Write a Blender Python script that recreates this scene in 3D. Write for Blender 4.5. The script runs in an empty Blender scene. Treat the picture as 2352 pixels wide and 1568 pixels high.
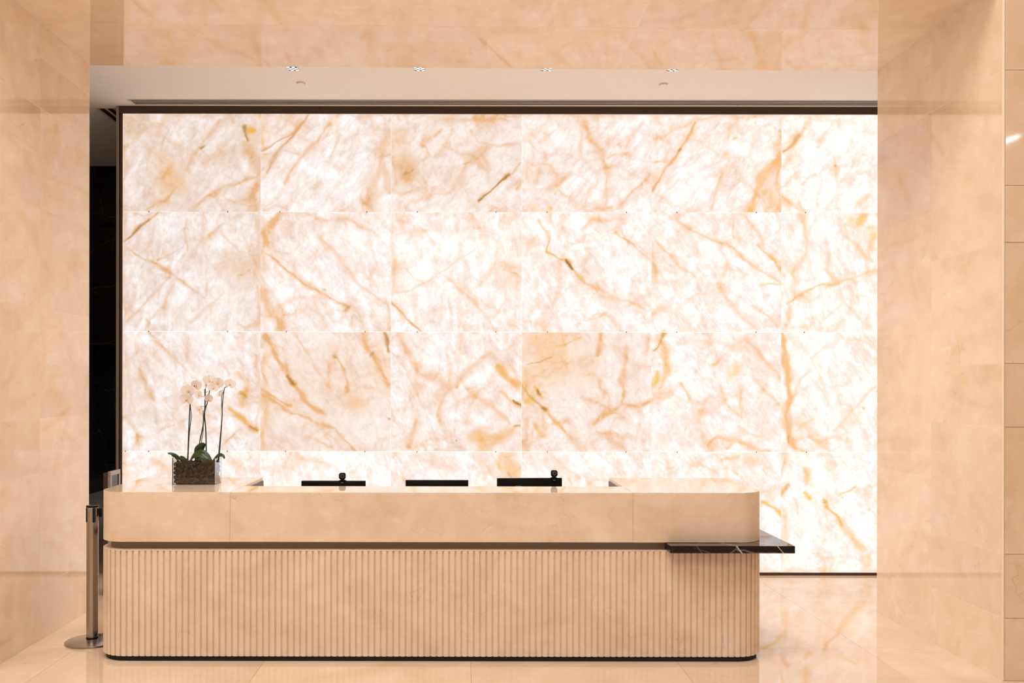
import bpy, bmesh, math, random
import numpy as np
from mathutils import Vector, Matrix

R = math.radians
sc = bpy.context.scene
col = sc.collection

# ------------------------------------------------------------------ camera
EYE = 1.70
cam = bpy.data.cameras.new('camera')
cam_o = bpy.data.objects.new('camera', cam)
col.objects.link(cam_o)
cam.sensor_width = 36.0
cam.lens = 2122 / 2352 * 36.0
cam.shift_x = 111 / 2352
cam.shift_y = 103 / 2352
cam.clip_start = 0.05
cam_o.matrix_world = Matrix.Translation((0, 0, EYE)) @ Matrix.Rotation(R(90), 4, 'X') @ Matrix.Rotation(0.0015, 4, 'Z')
sc.camera = cam_o

# ------------------------------------------------------------------ world, exposure, large lights
w = bpy.data.worlds.new('world')
sc.world = w
w.use_nodes = True
w.node_tree.nodes['Background'].inputs[0].default_value = (1.0, 0.85, 0.72, 1)
w.node_tree.nodes['Background'].inputs[1].default_value = 0.02
sc.view_settings.view_transform = 'Standard'
sc.view_settings.look = 'None'
sc.view_settings.exposure = 0.2
sc.view_settings.gamma = 1.0
sc.view_settings.use_curve_mapping = False

ONYX_GLOW = 1.12
BAY_POWER = 84
HALL_Z = 8.0


def area_light(name, loc, sx, sy, power, colour):
    l = bpy.data.lights.new(name, 'AREA')
    l.shape = 'RECTANGLE'
    l.size, l.size_y = sx, sy
    l.energy = power
    l.color = colour
    o = bpy.data.objects.new(name, l)
    o.location = loc
    col.objects.link(o)
    return o


# luminous ceiling bays of the lobby in front of the desk
BAYS = [(-3.6, 2.6), (0.0, 2.6), (-3.6, -3.2), (0.0, -3.2)]
for bx_, by_ in BAYS:
    area_light('lobby_bay_light', (bx_, by_, HALL_Z - 0.06), 3.0, 2.6, BAY_POWER * (1.3 if by_ > 0 else 0.8), (1.0, 0.93, 0.87))

# ------------------------------------------------------------------ helpers


def tag(o, label=None, cat=None, group=None, kind=None):
    if label: o['label'] = label
    if cat: o['category'] = cat
    if group: o['group'] = group
    if kind: o['kind'] = kind
    return o


def empty(name, loc=(0, 0, 0)):
    o = bpy.data.objects.new(name, None)
    o.location = loc
    o.empty_display_size = 0.1
    col.objects.link(o)
    return o


def link(name, me, mat=None, parent=None, loc=None, smooth=None):
    if mat is not None and not me.materials:
        me.materials.append(mat)
    if smooth is not None:
        me.shade_smooth()
        me.set_sharp_from_angle(angle=R(smooth))
    o = bpy.data.objects.new(name, me)
    if loc is not None:
        o.location = loc
    col.objects.link(o)
    if parent is not None:
        o.parent = parent
    return o


def to_mesh(bm, name):
    bmesh.ops.recalc_face_normals(bm, faces=bm.faces)
    me = bpy.data.meshes.new(name)
    bm.to_mesh(me)
    bm.free()
    return me


def box_bm(bm, x0, x1, y0, y1, z0, z1):
    vs = [bm.verts.new(c) for c in ((x0, y0, z0), (x1, y0, z0), (x1, y1, z0), (x0, y1, z0),
                                    (x0, y0, z1), (x1, y0, z1), (x1, y1, z1), (x0, y1, z1))]
    for f in ((0, 3, 2, 1), (4, 5, 6, 7), (0, 1, 5, 4), (1, 2, 6, 5), (2, 3, 7, 6), (3, 0, 4, 7)):
        bm.faces.new([vs[i] for i in f])


def box_me(name, x0, x1, y0, y1, z0, z1, bevel=0.0, seg=1):
    bm = bmesh.new()
    box_bm(bm, x0, x1, y0, y1, z0, z1)
    if bevel:
        bmesh.ops.bevel(bm, geom=list(bm.edges), offset=bevel, segments=seg, affect='EDGES', profile=0.5)
    return to_mesh(bm, name)


def box(name, x0, x1, y0, y1, z0, z1, mat, parent=None, bevel=0.0, seg=1, smooth=None):
    return link(name, box_me(name, x0, x1, y0, y1, z0, z1, bevel, seg), mat, parent, smooth=smooth)


def cbox(name, centre, dims, mat, parent=None, bevel=0.0, seg=1, smooth=None, rot=None):
    dx, dy, dz = [d / 2 for d in dims]
    me = box_me(name, -dx, dx, -dy, dy, -dz, dz, bevel, seg)
    o = link(name, me, mat, parent, centre, smooth)
    if rot: o.rotation_euler = rot
    return o


def prism(name, pts, z0, z1, mat, parent=None, bevel=0.0, smooth=20):
    bm = bmesh.new()
    a = [bm.verts.new((x, y, z0)) for x, y in pts]
    b = [bm.verts.new((x, y, z1)) for x, y in pts]
    bm.faces.new(a[::-1])
    bm.faces.new(b)
    n = len(pts)
    for i in range(n):
        bm.faces.new((a[i], a[(i + 1) % n], b[(i + 1) % n], b[i]))
    if bevel:
        rim = [e for e in bm.edges if abs(e.verts[0].co.z - e.verts[1].co.z) < 1e-6]
        bmesh.ops.bevel(bm, geom=rim, offset=bevel, segments=2, affect='EDGES', profile=0.5)
    return link(name, to_mesh(bm, name), mat, parent, smooth=smooth)


def lathe(name, prof, mat, parent=None, loc=(0, 0, 0), n=40, smooth=30, cap=True):
    bm = bmesh.new()
    rings = []
    for r, z in prof:
        if r < 1e-6:
            rings.append([bm.verts.new((0, 0, z))])
        else:
            rings.append([bm.verts.new((r * math.cos(2 * math.pi * k / n), r * math.sin(2 * math.pi * k / n), z)) for k in range(n)])
    for A, B in zip(rings, rings[1:]):
        for k in range(n):
            a0, a1 = A[k % len(A)], A[(k + 1) % len(A)]
            b0, b1 = B[k % len(B)], B[(k + 1) % len(B)]
            f = []
            for v_ in (a0, a1, b1, b0):
                if v_ not in f: f.append(v_)
            if len(f) > 2: bm.faces.new(f)
    return link(name, to_mesh(bm, name), mat, parent, loc, smooth)


def tube(name, pts, radii, mat, parent=None, n=8, loc=None):
    bm = bmesh.new()
    pts = [Vector(p) for p in pts]
    rings = []
    for i, p in enumerate(pts):
        d = (pts[min(i + 1, len(pts) - 1)] - pts[max(i - 1, 0)]).normalized()
        u = d.cross(Vector((0, 1, 0.013))).normalized()
        v_ = d.cross(u)
        r = radii[i] if isinstance(radii, (list, tuple)) else radii
        rings.append([bm.verts.new(p + r * 1.2 * (math.cos(2 * math.pi * k / n) * u + math.sin(2 * math.pi * k / n) * v_)) for k in range(n)])
    for A, B in zip(rings, rings[1:]):
        for k in range(n):
            bm.faces.new((A[k], A[(k + 1) % n], B[(k + 1) % n], B[k]))
    bm.faces.new(rings[0][::-1])
    bm.faces.new(rings[-1])
    return link(name, to_mesh(bm, name), mat, parent, loc, smooth=50)


def spline(pts, m=6):
    P = [Vector(p) for p in pts]
    out = []
    for i in range(len(P) - 1):
        p0, p1, p2, p3 = P[max(i - 1, 0)], P[i], P[i + 1], P[min(i + 2, len(P) - 1)]
        for k in range(m):
            t = k / m
            out.append(0.5 * ((2 * p1) + (p2 - p0) * t + (2 * p0 - 5 * p1 + 4 * p2 - p3) * t * t + (3 * p1 - p0 - 3 * p2 + p3) * t ** 3))
    out.append(P[-1])
    return out


# ------------------------------------------------------------------ materials
class NT:
    def __init__(s, name):
        s.m = bpy.data.materials.new(name)
        s.m.use_nodes = True
        s.t = s.m.node_tree
        s.b = s.t.nodes['Principled BSDF']

    def n(s, typ, **kw):
        nd = s.t.nodes.new(typ)
        for k, val in kw.items():
            if k.startswith('_'):
                setattr(nd, k[1:], val)
            else:
                nd.inputs[k.replace('__', ' ')].default_value = val
        return nd

    def l(s, a, b): s.t.links.new(a, b)

    def math(s, op, a, b=None, clamp=False):
        nd = s.t.nodes.new('ShaderNodeMath')
        nd.operation = op
        nd.use_clamp = clamp
        for i, x in enumerate((a, b)):
            if x is None: continue
            if isinstance(x, (int, float)): nd.inputs[i].default_value = x
            else: s.l(x, nd.inputs[i])
        return nd.outputs[0]

    def vmath(s, op, a, b):
        nd = s.t.nodes.new('ShaderNodeVectorMath')
        nd.operation = op
        for i, x in enumerate((a, b)):
            if isinstance(x, tuple): nd.inputs[i].default_value = x
            else: s.l(x, nd.inputs[i])
        return nd.outputs[0]

    def ramp(s, f, stops):
        nd = s.t.nodes.new('ShaderNodeValToRGB')
        el = nd.color_ramp.elements
        while len(el) < len(stops): el.new(0.5)
        for e, (p, c) in zip(el, stops):
            e.position = p
            e.color = (c, c, c, 1) if isinstance(c, (int, float)) else (*c, 1)
        s.l(f, nd.inputs[0])
        return nd.outputs[0]

    def mix(s, f, a, b, mode='MIX'):
        nd = s.t.nodes.new('ShaderNodeMix')
        nd.data_type = 'RGBA'
        nd.blend_type = mode
        for i, x in ((0, f), (6, a), (7, b)):
            if isinstance(x, (int, float)): nd.inputs[i].default_value = x
            elif isinstance(x, tuple): nd.inputs[i].default_value = (*x, 1)
            else: s.l(x, nd.inputs[i])
        return nd.outputs[2]

    def noise(s, vec, scale, detail=3, rough=0.5, dist=0.0):
        nd = s.n('ShaderNodeTexNoise')
        nd.inputs['Scale'].default_value = scale
        nd.inputs['Detail'].default_value = detail
        nd.inputs['Roughness'].default_value = rough
        nd.inputs['Distortion'].default_value = dist
        s.l(vec, nd.inputs['Vector'])
        return nd.outputs['Fac']


def plain(name, c, rough=0.5, metal=0.0, **kw):
    t = NT(name)
    t.b.inputs['Base Color'].default_value = (*c, 1)
    t.b.inputs['Roughness'].default_value = rough
    t.b.inputs['Metallic'].default_value = metal
    for k, val in kw.items():
        t.b.inputs[k.replace('__', ' ')].default_value = val
    # faint procedural mottling so nothing is perfectly flat
    tc = t.n('ShaderNodeTexCoord').outputs['Object']
    nz = t.noise(tc, 35, 3)
    t.l(t.mix(0.25, c, t.mix(nz, tuple(x * 0.85 for x in c), tuple(min(1, x * 1.12) for x in c))), t.b.inputs['Base Color'])
    return t.m


def stone(name, lo, mid, hi, rough, per_tile=True, hair=0.35, spec=0.5, hairscale=2.6, cloud=1.9):
    """warm cream limestone: cloudy patches, fine grain, thin broken brown hairlines"""
    t = NT(name)
    pos = t.n('ShaderNodeNewGeometry').outputs['Position']
    oi = t.n('ShaderNodeObjectInfo').outputs['Random']
    vec = pos
    if per_tile:
        cmb = t.n('ShaderNodeCombineXYZ')
        t.l(t.math('MULTIPLY', oi, 37.0), cmb.inputs[0])
        t.l(t.math('MULTIPLY', oi, 71.0), cmb.inputs[1])
        t.l(t.math('MULTIPLY', oi, 53.0), cmb.inputs[2])
        vec = t.vmath('ADD', pos, cmb.outputs[0])
    c1 = t.noise(vec, cloud, 5, 0.62, 0.7)
    c2 = t.noise(vec, cloud * 3.4, 4, 0.6, 0.4)
    f = t.math('ADD', t.math('MULTIPLY', c1, 0.65), t.math('MULTIPLY', c2, 0.35))
    base = t.ramp(f, [(0.33, lo), (0.5, mid), (0.66, hi)])
    # grain
    g = t.noise(vec, 260, 2, 0.7)
    base = t.mix(0.10, base, t.ramp(g, [(0.3, (0.35, 0.25, 0.17)), (0.7, (1.0, 0.9, 0.8))]), 'OVERLAY')
    # hairline cracks
    wob = t.n('ShaderNodeTexNoise')
    wob.inputs['Scale'].default_value = 3.0
    wob.inputs['Detail'].default_value = 4
    t.l(vec, wob.inputs['Vector'])
    v2 = t.vmath('ADD', vec, t.vmath('MULTIPLY', wob.outputs['Color'], (1.3 / hairscale,) * 3))
    vo = t.n('ShaderNodeTexVoronoi', _feature='DISTANCE_TO_EDGE')
    vo.inputs['Scale'].default_value = hairscale
    t.l(v2, vo.inputs['Vector'])
    line = t.ramp(vo.outputs['Distance'], [(0.0, 1.0), (0.008, 0.6), (0.016, 0.0)])
    brk = t.ramp(t.noise(vec, 5.5, 3), [(0.56, 0.0), (0.68, 1.0)])
    hf = t.math('MULTIPLY', t.math('MULTIPLY', line, brk), hair)
    base = t.mix(hf, base, tuple(x * 0.48 for x in lo))
    # pale calcite wisps
    vo2 = t.n('ShaderNodeTexVoronoi', _feature='DISTANCE_TO_EDGE')
    vo2.inputs['Scale'].default_value = hairscale * 0.6
    t.l(t.vmath('ADD', v2, (7.3, 2.1, 4.4)), vo2.inputs['Vector'])
    l2 = t.ramp(vo2.outputs['Distance'], [(0.0, 1.0), (0.03, 0.0)])
    base = t.mix(t.math('MULTIPLY', t.math('MULTIPLY', l2, t.ramp(c2, [(0.5, 0.0), (0.62, 1.0)])), 0.35), base, tuple(min(1, x * 1.12) for x in hi))
    if per_tile:
        tv = t.math('ADD', t.math('MULTIPLY', oi, 0.09), 0.955)
        base = t.mix(1.0, base, t.vmath('MULTIPLY', (1.0, 1.0, 1.0), _grey(t, tv)), 'MULTIPLY')
    t.l(base, t.b.inputs['Base Color'])
    t.b.inputs['Roughness'].default_value = rough
    t.b.inputs['Specular IOR Level'].default_value = spec
    return t.m


def _grey(t, val):
    c = t.n('ShaderNodeCombineXYZ')
    for i in range(3): t.l(val, c.inputs[i])
    return c.outputs[0]


def onyx_mat():
    t = NT('backlit_honey_onyx')
    pos = t.n('ShaderNodeNewGeometry').outputs['Position']
    oi = t.n('ShaderNodeObjectInfo')
    rnd = oi.outputs['Random']
    at = t.n('ShaderNodeAttribute', _attribute_name='veins')
    sep = t.n('ShaderNodeSeparateColor')
    t.l(at.outputs['Color'], sep.inputs[0])
    ocs = t.n('ShaderNodeSeparateColor')
    t.l(oi.outputs['Color'], ocs.inputs[0])
    # each slab is its own cut: shift and turn the grain
    cmb = t.n('ShaderNodeCombineXYZ')
    t.l(t.math('MULTIPLY', rnd, 41.0), cmb.inputs[0])
    t.l(t.math('MULTIPLY', rnd, 23.0), cmb.inputs[2])
    vec = t.vmath('ADD', pos, cmb.outputs[0])
    rot = t.n('ShaderNodeVectorRotate', _rotation_type='Y_AXIS')
    t.l(vec, rot.inputs['Vector'])
    t.l(t.math('MULTIPLY', ocs.outputs['Blue'], 3.14159), rot.inputs['Angle'])
    mp = t.n('ShaderNodeMapping')
    mp.inputs['Scale'].default_value = (1.0, 1.0, 0.42)
    t.l(rot.outputs[0], mp.inputs[0])
    streak = t.noise(mp.outputs[0], 9.0, 5, 0.62, 0.9)
    fine = t.noise(mp.outputs[0], 34.0, 4, 0.6, 1.0)
    cloud = t.noise(vec, 2.6, 4, 0.55, 0.6)
    # soft interlaced bands between crystals
    wob = t.n('ShaderNodeTexNoise')
    wob.inputs['Scale'].default_value = 2.2
    wob.inputs['Detail'].default_value = 5
    wob.inputs['Roughness'].default_value = 0.6
    t.l(vec, wob.inputs['Vector'])
    wv = t.vmath('ADD', vec, t.vmath('MULTIPLY', wob.outputs['Color'], (0.55, 0.0, 0.55)))
    nets = []
    for k, (scl, wd) in enumerate(((2.1, 0.10), (4.6, 0.12))):
        vo = t.n('ShaderNodeTexVoronoi', _feature='DISTANCE_TO_EDGE')
        vo.inputs['Scale'].default_value = scl
        t.l(t.vmath('ADD', wv, (3.1 * k, 0.0, 1.7 * k)), vo.inputs['Vector'])
        nets.append(t.ramp(vo.outputs['Distance'], [(0.0, 1.0), (wd * 0.35, 0.45), (wd, 0.0)]))
    brk = t.ramp(t.noise(vec, 3.4, 3), [(0.36, 0.1), (0.58, 1.0)])
    net = t.math('MULTIPLY', t.math('ADD', t.math('MULTIPLY', nets[0], 0.50), t.math('MULTIPLY', nets[1], 0.34)), brk)
    # crystal body: white fibres in a rosy grey ground
    cryst = t.noise(vec, 6.0, 6, 0.66, 1.6)
    body = t.math('ADD', t.math('ADD', t.math('MULTIPLY', streak, 0.34), t.math('MULTIPLY', fine, 0.20)), t.math('ADD', t.math('MULTIPLY', cloud, 0.18), t.math('MULTIPLY', cryst, 0.28)))
    c = t.ramp(body, [(0.38, (0.62, 0.48, 0.40)), (0.46, (0.72, 0.615, 0.565)), (0.54, (0.80, 0.765, 0.765)), (0.63, (0.93, 0.95, 0.985))])
    # placed bands: break them up with the same grain
    mod = t.ramp(t.math('ADD', t.math('MULTIPLY', streak, 0.6), t.math('MULTIPLY', fine, 0.4)), [(0.34, 0.25), (0.50, 0.95), (0.66, 1.45)])
    tan = t.math('ADD', t.math('MULTIPLY', sep.outputs[0], mod), t.math('MULTIPLY', net, 0.60))
    tan = t.math('MULTIPLY', t.math('ADD', tan, t.math('MULTIPLY', ocs.outputs['Red'], mod)), 1.25, clamp=True)
    gmod = t.ramp(t.noise(vec, 30, 4, 0.7, 0.5), [(0.30, 0.35), (0.52, 1.0)])
    gold = t.math('MULTIPLY', t.math('MULTIPLY', sep.outputs[1], gmod), 1.0, clamp=True)
    dmod = t.ramp(t.noise(vec, 60, 3, 0.7), [(0.32, 0.35), (0.5, 1.0)])
    dark = t.math('MULTIPLY', t.math('MULTIPLY', sep.outputs[2], dmod), 1.0, clamp=True)
    c = t.mix(tan, c, (0.64, 0.375, 0.19))
    c = t.mix(gold, c, (0.72, 0.38, 0.025))
    c = t.mix(dark, c, (0.13, 0.06, 0.03))
    # lamps behind: slab brightness
    em = t.mix(1.0, c, _grey(t, ocs.outputs['Green']), 'MULTIPLY')
    t.l(em, t.b.inputs['Emission Color'])
    t.b.inputs['Emission Strength'].default_value = ONYX_GLOW
    t.l(t.mix(1.0, c, (0.10, 0.10, 0.10), 'MULTIPLY'), t.b.inputs['Base Color'])
    t.b.inputs['Roughness'].default_value = 0.06
    t.m.cycles.emission_sampling = 'NONE'
    return t.m


def black_marble(name='black_marble', gain=1.0, spec=0.2):
    t = NT(name)
    pos = t.n('ShaderNodeNewGeometry').outputs['Position']
    wob = t.n('ShaderNodeTexNoise')
    wob.inputs['Scale'].default_value = 1.6
    wob.inputs['Detail'].default_value = 4
    t.l(pos, wob.inputs['Vector'])
    v2 = t.vmath('ADD', pos, t.vmath('MULTIPLY', wob.outputs['Color'], (0.3, 0.3, 0.3)))
    c = t.mix(t.noise(pos, 14, 4), (0.006, 0.0055, 0.0055), (0.022, 0.019, 0.018))
    for scl, wd, s, off in ((1.5, 0.007, 0.9, 0.6), (3.3, 0.005, 0.30, 3.7)):
        vo = t.n('ShaderNodeTexVoronoi', _feature='DISTANCE_TO_EDGE')
        vo.inputs['Scale'].default_value = scl
        t.l(t.vmath('ADD', v2, (off, off, off)), vo.inputs['Vector'])
        ln = t.ramp(vo.outputs['Distance'], [(0.0, 1.0), (wd * 0.6, 0.8), (wd, 0.0)])
        bk = t.ramp(t.noise(t.vmath('ADD', pos, (off, 0.0, 1.0)), 3.5, 3), [(0.42, 0.0), (0.56, 1.0)])
        c = t.mix(t.math('MULTIPLY', t.math('MULTIPLY', ln, bk), s * min(gain, 0.25)), c, (0.62, 0.52, 0.46))
    if gain >= 1.0:
        # two bold white veins crossing the writing shelf, one faint
        sx = t.n('ShaderNodeSeparateXYZ')
        t.l(t.vmath('ADD', pos, t.vmath('MULTIPLY', wob.outputs['Color'], (0.06, 0.0, 0.0))), sx.inputs[0])
        base = t.math('ADD', t.math('MULTIPLY', sx.outputs[2], 0.75), t.math('MULTIPLY', sx.outputs[1], 0.55))
        for x0, wd, s in ((1.672, 0.0042, 0.9), (1.92, 0.003, 0.8), (1.42, 0.0014, 0.35)):
            d = t.math('ABSOLUTE', t.math('SUBTRACT', t.math('ADD', sx.outputs[0], base), x0 + 0.03 + 0.7145 * 0.75 + 5.59 * 0.55))
            c = t.mix(t.math('MULTIPLY', t.ramp(t.math('DIVIDE', d, wd * 2), [(0.35, 1.0), (0.6, 0.0)]), s), c, (0.72, 0.62, 0.56))
    t.l(c, t.b.inputs['Base Color'])
    t.b.inputs['Roughness'].default_value = 0.03
    t.b.inputs['Specular IOR Level'].default_value = spec
    return t.m


def brushed(name, c, rough=0.3):
    t = NT(name)
    tc = t.n('ShaderNodeTexCoord').outputs['Object']
    mp = t.n('ShaderNodeMapping')
    mp.inputs['Scale'].default_value = (300, 300, 4)
    t.l(tc, mp.inputs[0])
    nz = t.noise(mp.outputs[0], 1.0, 3)
    t.l(t.ramp(nz, [(0.2, tuple(x * 0.85 for x in c)), (0.8, c)]), t.b.inputs['Base Color'])
    t.b.inputs['Metallic'].default_value = 1.0
    t.l(t.math('ADD', t.math('MULTIPLY', nz, 0.12), rough - 0.06), t.b.inputs['Roughness'])
    return t.m


def emitter(name, c, s):
    t = NT(name)
    tc = t.n('ShaderNodeTexCoord').outputs['Object']
    nz = t.noise(tc, 3, 2)
    t.l(t.mix(nz, c, tuple(x * 0.97 for x in c)), t.b.inputs['Emission Color'])
    t.b.inputs['Emission Strength'].default_value = s
    t.b.inputs['Base Color'].default_value = (0.6, 0.6, 0.6, 1)
    return t.m


M = {}
LO, MID, HI = (0.80, 0.60, 0.415), (0.875, 0.70, 0.52), (0.92, 0.78, 0.62)
M['wall_stone'] = stone('polished_cream_limestone', LO, MID, HI, 0.045, True, 0.30, 0.7)
M['floor_stone'] = stone('polished_floor_limestone', (0.73, 0.56, 0.40), (0.81, 0.645, 0.485), (0.87, 0.725, 0.575), 0.035, True, 0.30, 0.8, cloud=1.3)
M['desk_stone'] = stone('honed_desk_limestone', (0.74, 0.58, 0.445), (0.815, 0.675, 0.55), (0.87, 0.75, 0.64), 0.32, False, 0.4, 0.4, 10.0, 3.0)
M['desk_top_stone'] = stone('polished_desk_limestone', (0.74, 0.58, 0.445), (0.815, 0.675, 0.55), (0.87, 0.75, 0.64), 0.015, False, 0.5, 1.0, 6.0, 3.0)
M['grout'] = plain('pale_grout', (0.97, 0.86, 0.73), 0.6)
M['dark_grout'] = plain('floor_grout', (0.42, 0.29, 0.18), 0.7)
M['core'] = plain('wall_core', (0.62, 0.46, 0.33), 0.8)
M['onyx'] = onyx_mat()
M['leak'] = emitter('lightbox_diffuser', (1.0, 0.93, 0.86), 1.1)
M['leak'].cycles.emission_sampling = 'NONE'
M['paint'] = plain('white_ceiling_paint', (0.95, 0.93, 0.92), 0.75)
M['hall_paint'] = plain('lobby_paint', (0.70, 0.58, 0.47), 0.8)
M['bronze'] = plain('dark_bronze', (0.075, 0.048, 0.032), 0.45, 0.25)
M['band'] = plain('taupe_bronze_band', (0.22, 0.165, 0.125), 0.5, 0.1)
M['trim_metal'] = brushed('brushed_taupe_metal', (0.42, 0.34, 0.28), 0.4)
M['black_marble'] = black_marble()
M['marble_top'] = black_marble('polished_black_marble', 1.0, 1.0)
M['passage_marble'] = black_marble('passage_black_marble', 0.12)
M['black'] = plain('black_plastic', (0.004, 0.004, 0.0045), 0.35, 0.0, Specular__IOR__Level=0.15)
M['matte_black'] = plain('matte_black', (0.004, 0.004, 0.004), 0.7)
M['void'] = plain('duct_black', (0.002, 0.002, 0.002), 0.9)
M['slot_bar'] = plain('diffuser_white', (0.72, 0.64, 0.58), 0.5)
M['steel'] = brushed('brushed_steel', (0.46, 0.43, 0.41), 0.22)
M['grey_metal'] = plain('grey_painted_metal', (0.42, 0.36, 0.33), 0.4, 0.3)
M['inner'] = plain('taupe_inner_lining', (0.16, 0.105, 0.075), 0.5)
M['leaf'] = plain('orchid_leaf', (0.022, 0.060, 0.014), 0.30)
M['stem'] = plain('orchid_stem', (0.020, 0.030, 0.010), 0.5)
M['stake'] = plain('bamboo_stake', (0.05, 0.03, 0.015), 0.6)
M['lip'] = plain('orchid_lip', (0.72, 0.50, 0.26), 0.5)
M['bark'] = plain('bark_chips', (0.085, 0.042, 0.020), 0.75)
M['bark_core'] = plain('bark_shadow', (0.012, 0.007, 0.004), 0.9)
M['lens'] = plain('lens_glass', (0.01, 0.01, 0.015), 0.05)
M['lens_ring'] = plain('lens_ring', (0.16, 0.16, 0.17), 0.3)
M['mark'] = plain('grey_mark', (0.20, 0.20, 0.21), 0.4)
M['lamp_glow'] = emitter('downlight_glow', (0.90, 0.95, 1.0), 2.2)
M['bay_glow'] = emitter('luminous_ceiling', (1.0, 0.88, 0.76), 3.0)
M['tube_glow'] = emitter('linear_lamp_glow', (0.95, 0.97, 1.0), 30.0)
M['window_glow'] = emitter('clerestory_daylight', (0.95, 0.97, 1.0), 1.5)


def petal_mat():
    t = NT('orchid_petal')
    tc = t.n('ShaderNodeTexCoord').outputs['Object']
    t.l(t.mix(t.noise(tc, 60, 3), (0.96, 0.93, 0.92), (0.99, 0.97, 0.96)), t.b.inputs['Base Color'])
    t.b.inputs['Roughness'].default_value = 0.6
    tr = t.n('ShaderNodeBsdfTranslucent')
    tr.inputs[0].default_value = (0.99, 0.96, 0.94, 1)
    mx = t.n('ShaderNodeMixShader')
    mx.inputs[0].default_value = 0.65
    t.l(t.b.outputs[0], mx.inputs[1])
    t.l(tr.outputs[0], mx.inputs[2])
    t.l(mx.outputs[0], t.t.nodes['Material Output'].inputs[0])
    return t.m


M['petal'] = petal_mat()


def glass_mat():
    t = NT('clear_planter_glass')
    t.b.inputs['Base Color'].default_value = (0.93, 0.97, 0.95, 1)
    t.b.inputs['Transmission Weight'].default_value = 1.0
    t.b.inputs['IOR'].default_value = 1.45
    tc = t.n('ShaderNodeTexCoord').outputs['Object']
    t.l(t.math('MULTIPLY', t.noise(tc, 8, 2), 0.02), t.b.inputs['Roughness'])
    return t.m


M['glass'] = glass_mat()

# ------------------------------------------------------------------ dimensions (metres)
XL, XR = -2.829, 3.123          # inner faces of the stone portal
YF, YB = 5.35, 6.98             # front and back of the portal
YM = 6.17                       # joint in the middle of the reveal
ZS = 4.103                      # soffit
ZC = 4.22                       # recess ceiling
YW = 8.33                       # onyx face
G = 0.0012                      # half joint
TH = 0.02


def slab_x(parent, x, y0, y1, z0, z1, side, mat, name='stone_tile'):
    """tile on a wall whose face is at x; side +1: body lies towards +x"""
    cx = x + side * TH / 2
    return cbox(name, (cx, (y0 + y1) / 2, (z0 + z1) / 2), (TH, y1 - y0 - 2 * G, z1 - z0 - 2 * G), mat, parent, 0.0007)


# ------------------------------------------------------------------ floor
FX0, FY0, FS = 0.046, 6.007, 1.276
fl = box('floor', -10, 10, -10, 20, -0.2, -0.0015, M['dark_grout'])
tag(fl, 'polished cream limestone floor of large square tiles', kind='structure')
tile_me = box_me('floor_tile', -FS / 2 + 0.001, FS / 2 - 0.001, -FS / 2 + 0.001, FS / 2 - 0.001, -0.02, 0.0, 0.0008)
tile_me.materials.append(M['floor_stone'])
for i in range(-7, 8):
    for j in range(-8, 11):
        cx, cy = FX0 + (i + 0.5) * FS, FY0 + (j + 0.5) * FS
        if abs(cx) > 9.3 or cy > 19.3 or cy < -8.6: continue
        if cy > 9.2 and cx > -2.4: continue
        link('floor_tile', tile_me, None, fl, (cx, cy, 0))

# ------------------------------------------------------------------ portal, left and right reveal walls
wl = box('wall_left', -8.5, XL - 0.0006, YF + 0.0006, YB - 0.0012, 0, ZC + 0.05, M['grout'])
tag(wl, 'polished cream limestone reveal wall beside the queue post', kind='structure')
for y0, y1, zs in ((YM, YB, (0, .367, .733, 1.481, 1.850, 2.217, 2.885, 3.553, 3.893, 4.12)),
                   (YF, YM, (0, .733, 1.117, 1.481, 2.217, 2.885, 3.553, 4.12))):
    for a, b in zip(zs, zs[1:]):
        slab_x(wl, XL, y0, y1, a, b, -1, M['wall_stone'])
wr = box('wall_right', XR + 0.0006, 8.5, YF + 0.0126, YB - 0.0012, 0, ZC + 0.05, M['grout'])
tag(wr, 'polished cream limestone reveal wall right of the glowing onyx', kind='structure')
ZRF = (0, .362, .733, 1.469, 1.838, 2.538, 2.868, 3.536, 4.10)
for y0, y1, zs in ((YM, YB, (0, .733, 1.093, 2.195, 2.859, 3.536, 3.869, 4.10)),
                   (YF + 0.012, YM, ZRF)):
    for a, b in zip(zs, zs[1:]):
        slab_x(wr, XR, y0, y1, a, b, 1, M['wall_stone'])

# front faces of the portal towards the lobby
wf = box('wall_front', XL - 0.0212, XR + 0.0212, YF + 0.0006, YB - 0.0012, ZS + 0.06, HALL_Z, M['grout'])
tag(wf, 'limestone lintel above the reception niche', kind='structure')
for a, b in ((-8.5, XL - 0.0212), (XR + 0.0212, 8.5)):
    box('upper_core', a, b, YF + 0.0006, YB - 0.0012, ZC + 0.05, HALL_Z, M['grout'], wf)


def front_tile(x0, x1, z0, z1, parent):
    cbox('stone_tile', ((x0 + x1) / 2, YF + TH / 2, (z0 + z1) / 2), (x1 - x0 - 2 * G, TH, z1 - z0 - 2 * G), M['wall_stone'], parent, 0.0007)


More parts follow.
